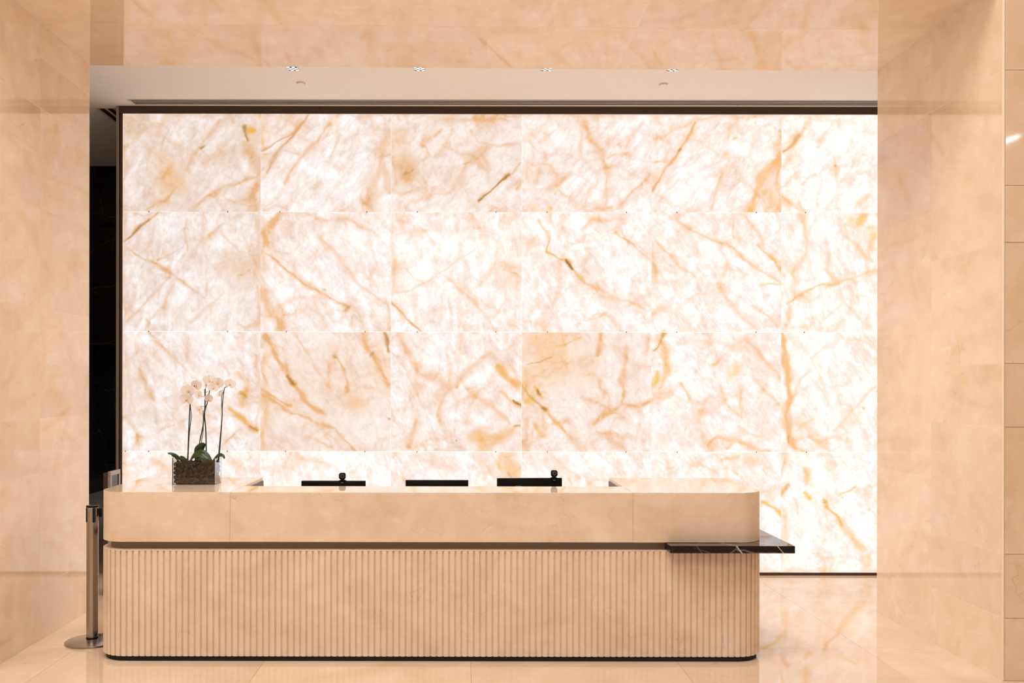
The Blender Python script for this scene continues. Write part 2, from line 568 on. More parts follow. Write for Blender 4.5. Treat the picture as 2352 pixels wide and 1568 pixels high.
xs_r = (XR + 0.012, 4.4, 5.6, 6.8, 8.5)
for i in range(4):
    for a, b in zip(ZRF, ZRF[1:]): front_tile(xs_r[i], xs_r[i + 1], a, b, wr)
    for a, b in ((4.10, 4.9), (4.9, 5.7), (5.7, 6.5), (6.5, HALL_Z)): front_tile(xs_r[i], xs_r[i + 1], a, b, wf)
xs_l = (-8.5, -7.0, -5.6, -4.2, XL)
for i in range(4):
    for a, b in ((0, .733), (.733, 1.481), (1.481, 2.217), (2.217, 2.885), (2.885, 3.553), (3.553, 4.10)): front_tile(xs_l[i], xs_l[i + 1], a, b, wl)
    for a, b in ((4.10, 4.9), (4.9, 5.7), (5.7, 6.5), (6.5, HALL_Z)): front_tile(xs_l[i], xs_l[i + 1], a, b, wf)
xs_s = (XL, -1.845, -.845, .161, 1.161, 2.150, XR)
for i in range(6):
    for a, b in ((4.10, 4.9), (4.9, 5.7), (5.7, 6.5), (6.5, HALL_Z)): front_tile(xs_s[i], xs_s[i + 1], a, b, wf)
# pale grout-coloured strip at the right front edge
tb = box('trim_1', XR + 0.0006, XR + 0.0115, YF + 0.0006, YF + 0.0115, 0, 4.10, M['grout'], None, 0.002)
tag(tb, 'pale strip along the front corner of the right reveal', kind='structure')

# soffit, a hair out of level
sf = box('ceiling_soffit', XL, XR, YF + 0.0215, YB - 0.0012, 0.0006, 0.055, M['grout'])
sf.location = (0, 0, ZS)
sf.rotation_euler = (0, 0.0057, 0)
tag(sf, 'polished limestone soffit spanning the reception niche', kind='structure')
for i in range(6):
    for a, b in ((YF, YM), (YM, YB)):
        cbox('soffit_tile', ((xs_s[i] + xs_s[i + 1]) / 2, (a + b) / 2, TH / 2), (xs_s[i + 1] - xs_s[i] - 2 * G, b - a - 2 * G, TH), M['wall_stone'], sf, 0.0007)

# ------------------------------------------------------------------ recess ceiling
ce = box('ceiling', -6.4, 4.6, YB - 0.0012, 10.6, ZC, ZC + 0.15, M['paint'])
tag(ce, 'plain white recessed ceiling in front of the onyx wall', kind='structure')

# slot diffusers


def diffuser(name, x0, x1, y0, y1, along_x, label):
    root = empty(name, ((x0 + x1) / 2, (y0 + y1) / 2, ZC))
    tag(root, label, 'air vent', 'linear slot diffusers in the recessed ceiling')
    hx, hy = (x1 - x0) / 2, (y1 - y0) / 2
    box('vent_throat', -hx, hx, -hy, hy, -0.003, -0.0005, M['void'], root)
    n = 3
    wdt = (2 * hy if along_x else 2 * hx)
    bar = wdt / n * 0.34
    for k in range(n + 1):
        c = -wdt / 2 + wdt * k / n
        a, b = max(c - bar / 2, -wdt / 2 - 0.012), min(c + bar / 2, wdt / 2 + 0.012)
        if along_x: box('vent_blade', -hx, hx, a, b, -0.0048, -0.003, M['slot_bar'], root, 0.0003)
        else: box('vent_blade', a, b, -hy, hy, -0.0048, -0.003, M['slot_bar'], root, 0.0003)
    for s in (-1, 1):
        if along_x: box('end_cap', s * hx - 0.012, s * hx + 0.012, -hy, hy, -0.010, -0.0005, M['slot_bar'], root, 0.0003)
        else: box('end_cap', -hx, hx, s * hy - 0.012, s * hy + 0.012, -0.010, -0.0005, M['slot_bar'], root, 0.0003)


diffuser('slot_diffuser', -2.95, 4.2, 8.135, 8.262, True, 'long three-slot white air diffuser along the top of the onyx wall')
diffuser('slot_diffuser', -3.33, -3.10, 8.36, 10.2, False, 'short dark-slotted air diffuser in the side passage ceiling')

# ------------------------------------------------------------------ onyx wall
wb = box('wall_back', -3.10, 4.20, YW + 0.045, YW + 0.42, 0, ZC - 0.0005, M['core'])
tag(wb, 'backlit honey onyx wall of large square slabs behind the desk', kind='structure')
box('light_diffuser', -3.078, 4.03, YW + 0.030, YW + 0.044, 0.026, 4.154, M['leak'], wb)
OX = (-3.078, -1.834, -.656, .522, 1.692, 2.862, 4.03)
OZ = (4.154, 3.2705, 2.1908, 1.1111, 0.026)
VEINS = [
 [((-2.65,3.612),0.1649,0.55,0.25,0),((-2.67,3.624),0.0353,0.3,0.6,0),((-2.744,3.475),0.0236,0.3,0.5,0),((-2.591,3.565,-2.552,3.522,-2.513,3.565),0.0157,0.4,0.4,0),((-2.195,4.095,-2.387,3.875,-2.45,3.781,-2.489,3.655),0.0196,0.45,0,0),((-2.387,3.879),0.0098,0.3,0.2,0.7),((-2.846,3.298,-2.701,3.4,-2.595,3.506),0.0353,0.5,0,0),((-1.861,3.612,-2.175,3.467,-2.45,3.306),0.0236,0.45,0,0),((-1.975,3.855,-1.861,3.675,-1.892,3.337),0.0707,0.5,0,0),((-1.916,3.985,-1.873,3.985),0.0432,0.3,1,0),((-1.837,4.13),0.0275,0.3,0.9,0),((-1.979,4.032,-1.963,3.965,-1.943,3.907),0.0137,0.5,0.3,0.55),((-3.015,4.075),0.1649,0.4,0,0.12),((-1.975,3.887,-1.924,3.926),0.055,0.45,0.1,0),((-2.827,3.828,-2.866,3.632),0.0196,0.35,0,0),((-3.078,4.15,-1.834,4.15),0.0236,0.3,0,0),((-3.07,4.162,-3.07,3.274),0.0314,0.35,0,0)],
 [((-1.406,4.138,-1.543,3.981,-1.669,3.812,-1.786,3.612),0.0196,0.7,0,0.2),((-1.818,3.832,-1.649,3.926,-1.543,3.989),0.0157,0.6,0.1,0.1),((-1.197,4.064,-1.468,3.749,-1.618,3.518),0.0196,0.5,0,0),((-1.806,3.801,-1.629,3.824,-1.48,3.781),0.0157,0.4,0,0),((-1.779,3.749),0.0707,0.4,0,0),((-0.671,3.989,-0.777,3.655,-0.86,3.329),0.051,0.4,0,0),((-1.209,3.761,-1.135,3.969),0.0157,0.4,0,0),((-0.86,3.318),0.0393,0.6,0.1,0.1),((-1.794,3.867,-1.814,4.044),0.0314,0.35,0.2,0),((-0.726,3.612,-0.679,3.455),0.0393,0.4,0.1,0),((-1.826,4.15,-0.664,4.15),0.0236,0.3,0,0)],
 [((0.145,3.38,0.271,3.498,0.408,3.612),0.0102,0.5,0.5,0.75),((-0.506,3.675),0.1178,0.6,0.2,0.08),((-0.53,3.643,-0.475,3.632,-0.444,3.659),0.0157,0.4,0.3,0.35),((-0.636,3.812),0.0196,0.3,0.9,0),((-0.2,4.024,-0.381,3.887),0.0236,0.35,0,0),((0.075,3.993,0.145,3.887,0.346,3.887,0.503,3.895),0.0196,0.38,0,0),((0.22,3.855,0.008,3.698,-0.031,3.549),0.055,0.38,0,0),((-0.601,3.907),0.0785,0.45,0.1,0),((0.51,3.706,0.432,3.612),0.0079,0.5,0.2,0),((0.51,3.534,0.463,3.479),0.0098,0.4,0.4,0),((-0.255,4.122,0.059,4.083,0.373,4.115),0.0471,0.35,0,0),((-0.098,4.005,-0.255,3.769),0.0314,0.3,0,0),((-0.628,3.769,-0.616,3.534),0.0275,0.4,0,0),((-0.02,3.534,0.137,3.298),0.0157,0.2,0,0),((-0.648,4.15,0.514,4.15),0.0236,0.3,0,0)],
 [((1.103,4.107,1.135,3.958,1.252,3.793,1.272,3.612,1.284,3.337),0.0275,0.5,0.1,0),((1.68,3.612,1.516,3.486,1.398,3.329),0.0196,0.48,0,0),((1.484,3.801,1.303,3.749),0.0236,0.42,0,0),((0.958,3.624,0.797,3.475),0.0236,0.38,0,0),((0.597,3.612),0.0942,0.42,0,0),((0.534,3.632,0.534,3.534),0.0118,0.3,0.5,0),((0.758,3.329,0.781,3.314),0.0157,0.3,0.8,0),((0.609,3.306),0.051,0.4,0.3,0),((0.577,3.938),0.0471,0.45,0.1,0),((1.197,3.298,1.335,3.31),0.0314,0.5,0.1,0),((0.828,4.001,0.664,3.887),0.0196,0.32,0,0),((0.687,4.122,1.04,4.154,1.512,4.13),0.0353,0.3,0,0),((1.08,4.005,1.04,3.808),0.0314,0.3,0,0),((1.59,4.083,1.472,3.848),0.0275,0.3,0,0),((0.53,4.15,1.684,4.15),0.0236,0.3,0,0)],
 [((2.093,4.064,1.987,3.887,1.924,3.793,1.818,3.655,1.704,3.455),0.0157,0.7,0.3,0.08),((1.928,3.801),0.0157,0.3,0.3,0.6),((1.873,4.001,2.093,4.075,2.261,4.138),0.0236,0.48,0,0),((1.712,3.938,1.943,4.013),0.0157,0.42,0,0),((1.735,3.581),0.0589,0.65,0.25,0),((1.708,3.482),0.0275,0.5,0.4,0),((2.827,3.738,2.682,3.569,2.607,3.38,2.576,3.274),0.0471,0.6,0.35,0),((2.744,3.412),0.1099,0.5,0.25,0),((2.839,3.989,2.839,3.274),0.0393,0.5,0.1,0),((2.438,3.942,2.462,3.958),0.0118,0.3,0.8,0),((2.387,3.844),0.0236,0.3,0.5,0),((2.313,3.632,2.261,3.424,2.238,3.298),0.0157,0.42,0,0),((2.399,4.075,2.387,3.926),0.0196,0.32,0,0),((1.786,4.083,1.708,4.122),0.0353,0.35,0,0),((2.67,3.514),0.0353,0.3,0.6,0),((2.65,4.005,2.572,3.769),0.0314,0.25,0,0),((1.708,3.73,1.865,3.71),0.0157,0.4,0,0),((1.7,4.15,2.854,4.15),0.0236,0.3,0,0)],
 [((2.87,3.824,2.945,3.887,3.019,3.969),0.0275,0.8,0.3,0.25),((3.039,3.958,3.102,4.107),0.0196,0.5,0.1,0),((2.87,3.424,2.988,3.337,3.07,3.267),0.0196,0.5,0,0),((3.337,3.663),0.0157,0.3,0.8,0.5),((3.353,3.738,3.337,3.612),0.0157,0.35,0.2,0),((3.196,3.863,3.271,3.989),0.0157,0.4,0,0),((3.553,3.361,3.647,3.443),0.0196,0.38,0.1,0),((2.878,3.691,2.945,3.808),0.0196,0.4,0,0),((3.2,4.122,3.514,4.064),0.0314,0.25,0,0),((3.082,3.267,3.043,3.337),0.0236,0.5,0,0),((2.87,4.15,4.024,4.15),0.0236,0.3,0,0)],
 [((-3.07,2.992,-2.945,3.106,-2.827,3.208),0.0102,0.6,0.5,0.55),((-2.827,3.208,-2.721,3.286),0.0118,0.7,0.2,0),((-3.059,2.949,-2.827,2.823,-2.615,2.685,-2.336,2.493),0.0118,0.5,0,0),((-2.65,2.674,-2.858,2.454,-3.039,2.285),0.0157,0.45,0,0),((-2.501,3.18,-2.489,2.917),0.0196,0.4,0,0),((-2.195,3.161,-2.344,3.0),0.0275,0.45,0,0),((-2.006,2.748),0.1649,0.6,0,0),((-2.042,2.693,-1.991,2.693),0.0118,0.3,0.5,0.3),((-1.912,2.729),0.0118,0.3,0.4,0.3),((-2.776,2.831,-2.532,2.937),0.0118,0.35,0,0),((-2.701,2.34,-2.627,2.603),0.0196,0.35,0,0),((-2.45,2.285,-2.175,2.536),0.0196,0.3,0,0),((-1.865,3.219,-1.849,2.277),0.0471,0.4,0,0),((-3.004,2.964,-3.043,2.827),0.0353,0.3,0,0),((-2.316,2.866,-2.336,2.513),0.0157,0.3,0,0),((-2.866,2.297,-2.827,2.191),0.0196,0.3,0,0),((-2.218,3.102,-2.002,2.905),0.0157,0.35,0,0),((-3.07,3.267,-3.07,2.199),0.0314,0.35,0,0)],
 [((-1.649,3.255,-1.712,3.149,-1.806,2.992),0.0393,0.7,0.05,0),((-1.574,3.125),0.055,0.45,0,0),((-1.818,2.917,-1.661,2.791,-1.48,2.654,-1.292,2.517,-1.04,2.422),0.0157,0.62,0.1,0),((-1.091,2.434),0.0196,0.3,0,0.5),((-1.311,2.528),0.0157,0.3,0,0.35),((-1.798,2.56,-1.724,2.371,-1.618,2.21),0.0353,0.6,0.05,0),((-1.311,3.062,-1.174,2.917,-0.966,2.666,-0.703,2.434),0.0196,0.35,0,0),((-1.335,3.223,-1.017,3.18,-0.754,3.043),0.0196,0.38,0,0),((-1.531,2.827,-1.539,2.756),0.0157,0.35,0,0),((-1.637,2.434,-1.61,2.297),0.0314,0.4,0,0),((-0.876,3.274,-0.876,3.239),0.0196,0.5,0.1,0.2),((-1.814,2.984,-1.818,2.748),0.0236,0.45,0,0),((-1.559,2.473,-1.433,2.501,-1.197,2.473),0.0196,0.3,0,0),((-0.687,2.473,-0.679,2.218),0.0236,0.35,0,0)],
 [((-0.644,2.528,-0.483,2.56,-0.181,2.748,0.094,2.937),0.0118,0.38,0,0),((-0.648,2.454,-0.546,2.348,-0.381,2.203),0.011,0.6,0.6,0.25),((0.408,2.685),0.1178,0.5,0,0),((0.424,2.729,0.467,2.721),0.0098,0.3,0.3,0.3),((-0.137,2.685,0.114,2.411,0.294,2.191),0.0236,0.42,0,0),((0.4,2.497,0.263,2.34),0.0157,0.32,0,0),((0.452,3.023,0.483,2.874),0.0157,0.42,0,0),((-0.652,3.219,-0.64,2.513),0.0275,0.4,0,0),((0.185,2.984,0.169,3.043,0.079,3.259),0.0196,0.25,0,0),((-0.255,2.984,-0.373,3.102,-0.589,3.062),0.0275,0.25,0,0),((0.02,2.591,-0.098,2.67),0.0196,0.3,0,0),((0.408,2.277,0.491,2.214),0.0196,0.35,0,0)],
 [((0.671,3.2,0.777,3.023),0.0118,0.35,0.3,0),((0.777,3.023,0.758,2.917,0.872,2.831,0.934,2.831),0.011,0.5,0.9,0.15),((0.934,2.831,0.962,2.799,0.989,2.76),0.0157,0.3,0.2,1),((0.989,2.76,1.021,2.717,1.103,2.654),0.0157,0.5,0.5,0.1),((1.103,2.654,1.272,2.56,1.429,2.466,1.641,2.411),0.0236,0.45,0,0),((1.378,3.106,1.504,2.992,1.661,2.843),0.0196,0.45,0,0),((1.06,3.106,1.166,3.192,1.441,3.223),0.0236,0.38,0,0),((0.64,3.062,0.565,2.897),0.0196,0.35,0,0),((1.252,2.36,1.366,2.234),0.0236,0.42,0,0),((0.75,2.234),0.055,0.42,0,0),((0.773,3.274,0.773,3.2),0.0157,0.35,0,0),((1.158,2.316,1.252,2.348),0.0157,0.3,0.2,0),((0.805,2.434,0.883,2.631),0.0157,0.22,0,0),((0.648,2.591,0.667,2.434),0.0236,0.25,0,0)],
 [((1.912,3.204,2.136,3.066,2.364,2.96,2.501,2.878,2.682,2.748,2.85,2.623),0.0196,0.5,0,0),((1.735,3.011,1.861,2.909,1.967,2.791,2.101,2.678),0.0196,0.42,0,0),((2.67,2.98,2.733,2.917,2.807,2.843,2.858,2.76),0.0196,0.6,0.3,0),((2.525,3.235,2.682,3.074,2.725,2.96),0.0196,0.42,0,0),((2.438,3.204,2.438,3.035),0.0157,0.3,0,0),((2.297,2.611,2.454,2.415,2.642,2.21),0.0196,0.38,0,0),((1.708,2.984,1.728,2.67),0.0353,0.35,0,0),((2.67,2.631,2.846,2.611),0.0157,0.4,0.2,0),((1.708,2.356,1.779,2.426),0.0314,0.4,0,0),((2.611,2.434,2.846,2.246),0.0236,0.4,0,0),((1.92,3.259,1.912,3.204),0.0314,0.5,0,0),((2.375,2.827,2.336,2.67),0.0157,0.3,0,0),((2.493,3.251,2.611,3.141),0.0314,0.4,0,0)],
 [((3.019,3.255,3.059,3.172,3.082,2.886,2.976,2.709,2.988,2.654),0.0275,0.5,0,0),((3.271,2.917,3.278,2.78,3.377,2.634),0.0196,0.48,0,0),((3.377,2.634,3.722,2.748),0.0196,0.42,0,0),((3.502,3.235),0.0393,0.3,0.6,0),((3.608,3.223,3.585,3.192),0.0393,0.3,0.6,0),((3.671,2.96,3.71,3.043),0.0393,0.3,0.55,0),((3.695,3.11),0.0314,0.2,0.5,0),((2.905,2.454,3.121,2.591,3.239,2.631,3.377,2.634),0.0196,0.55,0.1,0),((3.129,2.595),0.0236,0.4,0.5,0),((3.459,3.066,3.553,2.96),0.0196,0.42,0,0),((2.925,2.473,2.909,2.199),0.0275,0.4,0,0),((3.377,2.634,3.455,2.434,3.632,2.258),0.0157,0.3,0,0),((3.2,2.277,3.416,2.434),0.0157,0.3,0,0),((3.553,2.945,3.671,2.827),0.0196,0.35,0.2,0)],
 [((-2.839,2.171,-2.795,2.132),0.0118,0.5,0.5,0.1),((-2.784,2.097,-2.658,2.002,-2.489,1.837),0.0157,0.48,0.1,0),((-2.909,1.857,-2.87,1.7,-2.807,1.606),0.0471,0.5,0,0.06),((-2.921,1.28,-2.933,1.182),0.0353,0.5,0.1,0),((-2.195,1.888,-2.124,1.806),0.0196,0.42,0,0),((-2.026,1.657,-1.998,1.637,-1.963,1.606),0.0216,0.3,1,0.35),((-2.093,1.5,-1.987,1.425,-1.912,1.351,-1.849,1.288),0.0236,0.55,0.55,0),((-1.912,1.347,-1.853,1.292),0.0137,0.3,0.3,0.6),((-1.963,1.771,-1.987,1.543),0.0353,0.45,0.2,0),((-1.892,1.563,-1.841,1.555),0.0157,0.4,0,0),((-2.006,1.311,-2.144,1.225),0.0196,0.42,0,0),((-3.043,2.042,-3.004,1.413),0.0393,0.3,0,0),((-2.721,1.582,-2.595,1.625),0.0157,0.3,0,0),((-2.501,2.081,-2.513,1.924),0.0196,0.3,0,0),((-2.03,1.806,-1.983,1.727),0.0353,0.35,0.2,0),((-1.865,2.159,-1.845,1.139),0.0236,0.25,0,0),((-3.07,2.183,-3.07,1.115),0.0314,0.35,0,0)],
 [((-1.798,2.163,-1.724,2.014,-1.606,1.826,-1.543,1.739,-1.398,1.563,-1.229,1.437),0.0196,0.7,0.1,0),((-1.578,1.779,-1.519,1.712),0.0137,0.3,0.2,0.75),((-1.786,2.14),0.0471,0.6,0.1,0.15),((-1.818,1.657,-1.649,1.551,-1.555,1.519),0.0157,0.55,0.45,0),((-1.806,1.606,-1.567,1.468,-1.417,1.425,-1.174,1.3,-0.985,1.119),0.0196,0.58,0.1,0),((-1.543,2.171,-1.386,1.932,-1.205,1.7),0.0196,0.38,0,0),((-1.158,2.002),0.0137,0.3,0.4,0.5),((-1.154,1.994,-1.06,1.771,-1.06,1.645),0.0196,0.5,0.1,0),((-0.722,2.183,-0.695,2.1,-0.671,2.014),0.0137,0.5,0.2,0.55),((-0.801,1.967),0.0157,0.3,0.2,0.5),((-0.797,1.963,-0.746,1.837,-0.671,1.72),0.0236,0.6,0.2,0),((-0.891,2.183,-0.86,2.014),0.0432,0.45,0.1,0),((-0.683,1.437),0.0137,0.3,0.5,0.5),((-0.966,1.519),0.0864,0.35,0.25,0),((-1.237,1.649),0.5497,0.18,0.03,0),((-0.726,1.845),0.157,0.3,0.15,0),((-1.786,1.963,-1.802,1.139),0.0471,0.35,0.1,0),((-1.433,1.256,-1.197,1.139),0.0275,0.35,0,0)],
 [((-0.589,2.163,-0.483,1.932,-0.381,1.806,-0.137,1.688),0.0393,0.48,0,0),((-0.137,1.688,-0.22,1.488,-0.2,1.362),0.0275,0.42,0,0),((-0.075,1.7,0.031,1.857,0.251,2.014),0.0314,0.46,0,0),((0.008,1.688,0.22,1.543,0.408,1.351),0.0314,0.46,0,0),((-0.444,1.382,-0.495,1.142),0.0393,0.52,0.05,0),((0.157,1.209,0.334,1.237),0.1021,0.55,0.35,0),((0.314,1.9,0.408,1.771,0.503,1.688),0.0314,0.65,0.45,0),((0.326,1.645,0.408,1.563,0.503,1.519),0.0314,0.3,0.55,0),((0.44,1.57,0.51,1.523),0.0137,0.3,0.3,0.9),((0.459,1.339,0.503,1.351),0.0079,0.5,0.2,0.5),((-0.063,1.233),0.0079,0.2,0,0.7),((-0.491,1.806,-0.353,1.492),0.0275,0.35,0,0),((-0.137,1.688,-0.145,2.042),0.0196,0.3,0,0),((-0.648,1.256,-0.616,1.248),0.0157,0.3,0.3,0),((-0.255,1.139,-0.02,1.123),0.0236,0.35,0,0)],
 [((0.773,2.042),0.267,0.5,0.25,0),((0.589,1.708),0.1335,0.42,0.25,0),((0.664,2.108),0.0275,0.3,0.7,0),((0.828,2.077,0.962,2.1,1.06,2.159),0.0236,0.45,0.5,0),((0.558,1.888,0.683,1.932,0.789,1.967),0.0102,0.4,0.75,0.25),((0.526,1.72,0.589,1.645,0.671,1.582,0.746,1.488),0.0196,0.4,0.9,0.25),((0.746,1.488,0.828,1.382,0.915,1.28),0.0157,0.5,0.5,0),((0.711,1.523,0.742,1.492),0.0118,0.3,0.3,0.7),((0.64,1.708,0.687,1.649,0.726,1.606),0.0275,0.3,0.95,0),((0.671,1.673,0.699,1.637),0.0118,0.3,0.4,0.7),((0.577,1.582,0.616,1.59),0.0432,0.3,0.75,0),((0.64,1.362,0.683,1.268),0.0353,0.3,0.45,0),((1.241,2.171,1.221,1.971),0.0236,0.52,0.1,0),((1.461,2.065,1.461,1.826,1.417,1.551,1.272,1.468,1.197,1.374),0.0275,0.52,0.05,0),((1.417,1.551,1.535,1.531,1.68,1.551),0.0196,0.46,0.1,0),((1.06,1.594,1.272,1.519),0.0196,0.42,0,0),((1.272,1.28,1.461,1.131),0.0236,0.42,0,0),((1.06,1.837),0.1806,0.35,0,0),((1.661,2.152,1.629,2.026),0.0236,0.42,0,0),((0.554,1.413,0.554,1.139),0.0393,0.35,0,0),((0.962,1.256,1.04,1.139),0.055,0.35,0,0)],
 [((1.826,2.171,1.751,2.065,1.704,2.03),0.0196,0.5,0.7,0.3),((1.735,1.814,1.728,1.72),0.0432,0.3,0.85,0),((1.786,2.12,1.826,1.975,1.779,1.676),0.0393,0.46,0.3,0),((2.269,1.912,2.309,1.939),0.0118,0.4,0.6,0),((1.951,1.727,2.034,1.598),0.0118,0.4,0.5,0),((2.485,1.826),0.0707,0.4,0.4,0),((2.14,1.464),0.055,0.5,0.1,0),((2.32,1.708,2.336,1.539,2.47,1.437),0.0236,0.46,0,0),((2.501,1.676,2.485,1.421),0.0236,0.46,0,0),((2.532,2.128,2.682,1.947,2.862,1.798),0.0393,0.5,0,0),((2.65,1.751,2.862,1.539),0.0236,0.46,0,0),((2.214,1.166,2.305,1.241,2.532,1.194,2.756,1.119),0.0275,0.52,0.15,0),((2.47,1.331,2.682,1.256),0.0236,0.36,0,0),((1.751,1.225),0.0785,0.42,0,0),((2.383,1.139,2.446,1.197),0.0157,0.3,0.5,0),((1.708,1.57,1.806,1.61),0.055,0.4,0,0),((1.943,2.081,2.258,2.12,2.493,2.042),0.0353,0.25,0,0)],
 [((2.89,2.187,2.905,1.826,2.937,1.555,2.929,1.241,2.98,1.135),0.0353,0.75,0.1,0.05),((2.929,1.256,2.929,1.178),0.0118,0.3,0.2,0.45),((2.952,1.166,3.043,1.127),0.0471,0.6,0.15,0),((3.133,1.241,3.282,1.166),0.0275,0.42,0.2,0),((3.145,1.963,3.357,2.112),0.0196,0.38,0,0),((2.952,1.555,3.011,1.751,3.133,1.826),0.0236,0.38,0,0),((3.589,1.527),0.0177,0.3,0.8,0.1),((3.341,1.315,3.463,1.464,3.734,1.708),0.0196,0.38,0,0),((3.043,2.12,3.2,1.845,3.278,1.531),0.0157,0.28,0,0),((3.514,2.042,3.71,1.767),0.0157,0.3,0,0),((3.004,1.296,3.161,1.413),0.0196,0.3,0.2,0)],
 [((-2.807,1.021,-2.532,0.903),0.0314,0.25,0,0),((-2.218,1.08,-1.983,0.942),0.0314,0.25,0,0),((-3.07,1.099,-3.07,0.031),0.0314,0.35,0,0)],
 [((-1.433,1.06,-1.197,0.962),0.0275,0.3,0,0)],
 [((0.408,0.962),0.1099,0.6,0.35,0),((0.31,0.97),0.0236,0.3,0.95,0),((0.393,0.923,0.42,0.883,0.385,0.844),0.0118,0.4,0.3,0.3),((-0.601,0.899,-0.538,0.836),0.0118,0.42,0.2,0),((-0.412,1.06,-0.098,0.962),0.0314,0.25,0,0)],
 [((0.954,0.872,0.978,0.832),0.0157,0.3,0.5,0),((0.766,1.08,0.923,0.962,1.04,0.883),0.0236,0.35,0,0)],
 [((2.634,1.044),0.0667,0.6,0.1,0),((2.108,0.985,2.289,0.911),0.0314,0.42,0,0),((2.434,0.95,2.454,0.919),0.0196,0.4,0.4,0),((2.682,0.656,2.815,0.565,2.862,0.518),0.0255,0.45,0.8,0),((2.689,0.031,2.846,0.031),0.0353,0.4,0,0),((2.493,1.08,2.297,1.021),0.0196,0.35,0,0)],
 [((2.937,0.821,2.878,0.73),0.0236,0.5,0.55,0.2),((2.886,1.111,2.878,0.864),0.0236,0.45,0,0),((3.07,0.97,3.102,0.836),0.0275,0.5,0.3,0),((3.094,0.758,3.133,0.699),0.0157,0.3,0.95,0),((3.251,0.683,3.282,0.671,3.298,0.609,3.388,0.518,3.431,0.444),0.0196,0.3,0.9,0.2),((3.282,0.663),0.0157,0.2,0.4,0.5),((3.388,0.715,3.522,0.789),0.0102,0.4,0.6,0),((3.011,0.699,3.011,0.565),0.0196,0.42,0,0),((3.431,0.444,3.522,0.322,3.628,0.247),0.0314,0.42,0.25,0),((3.628,0.114),0.0707,0.5,0.1,0),((2.886,0.55,2.905,0.353),0.0353,0.35,0.2,0),((2.886,0.031,3.985,0.031),0.0314,0.35,0,0),((3.416,0.667),0.0118,0.2,0.6,0)],
]

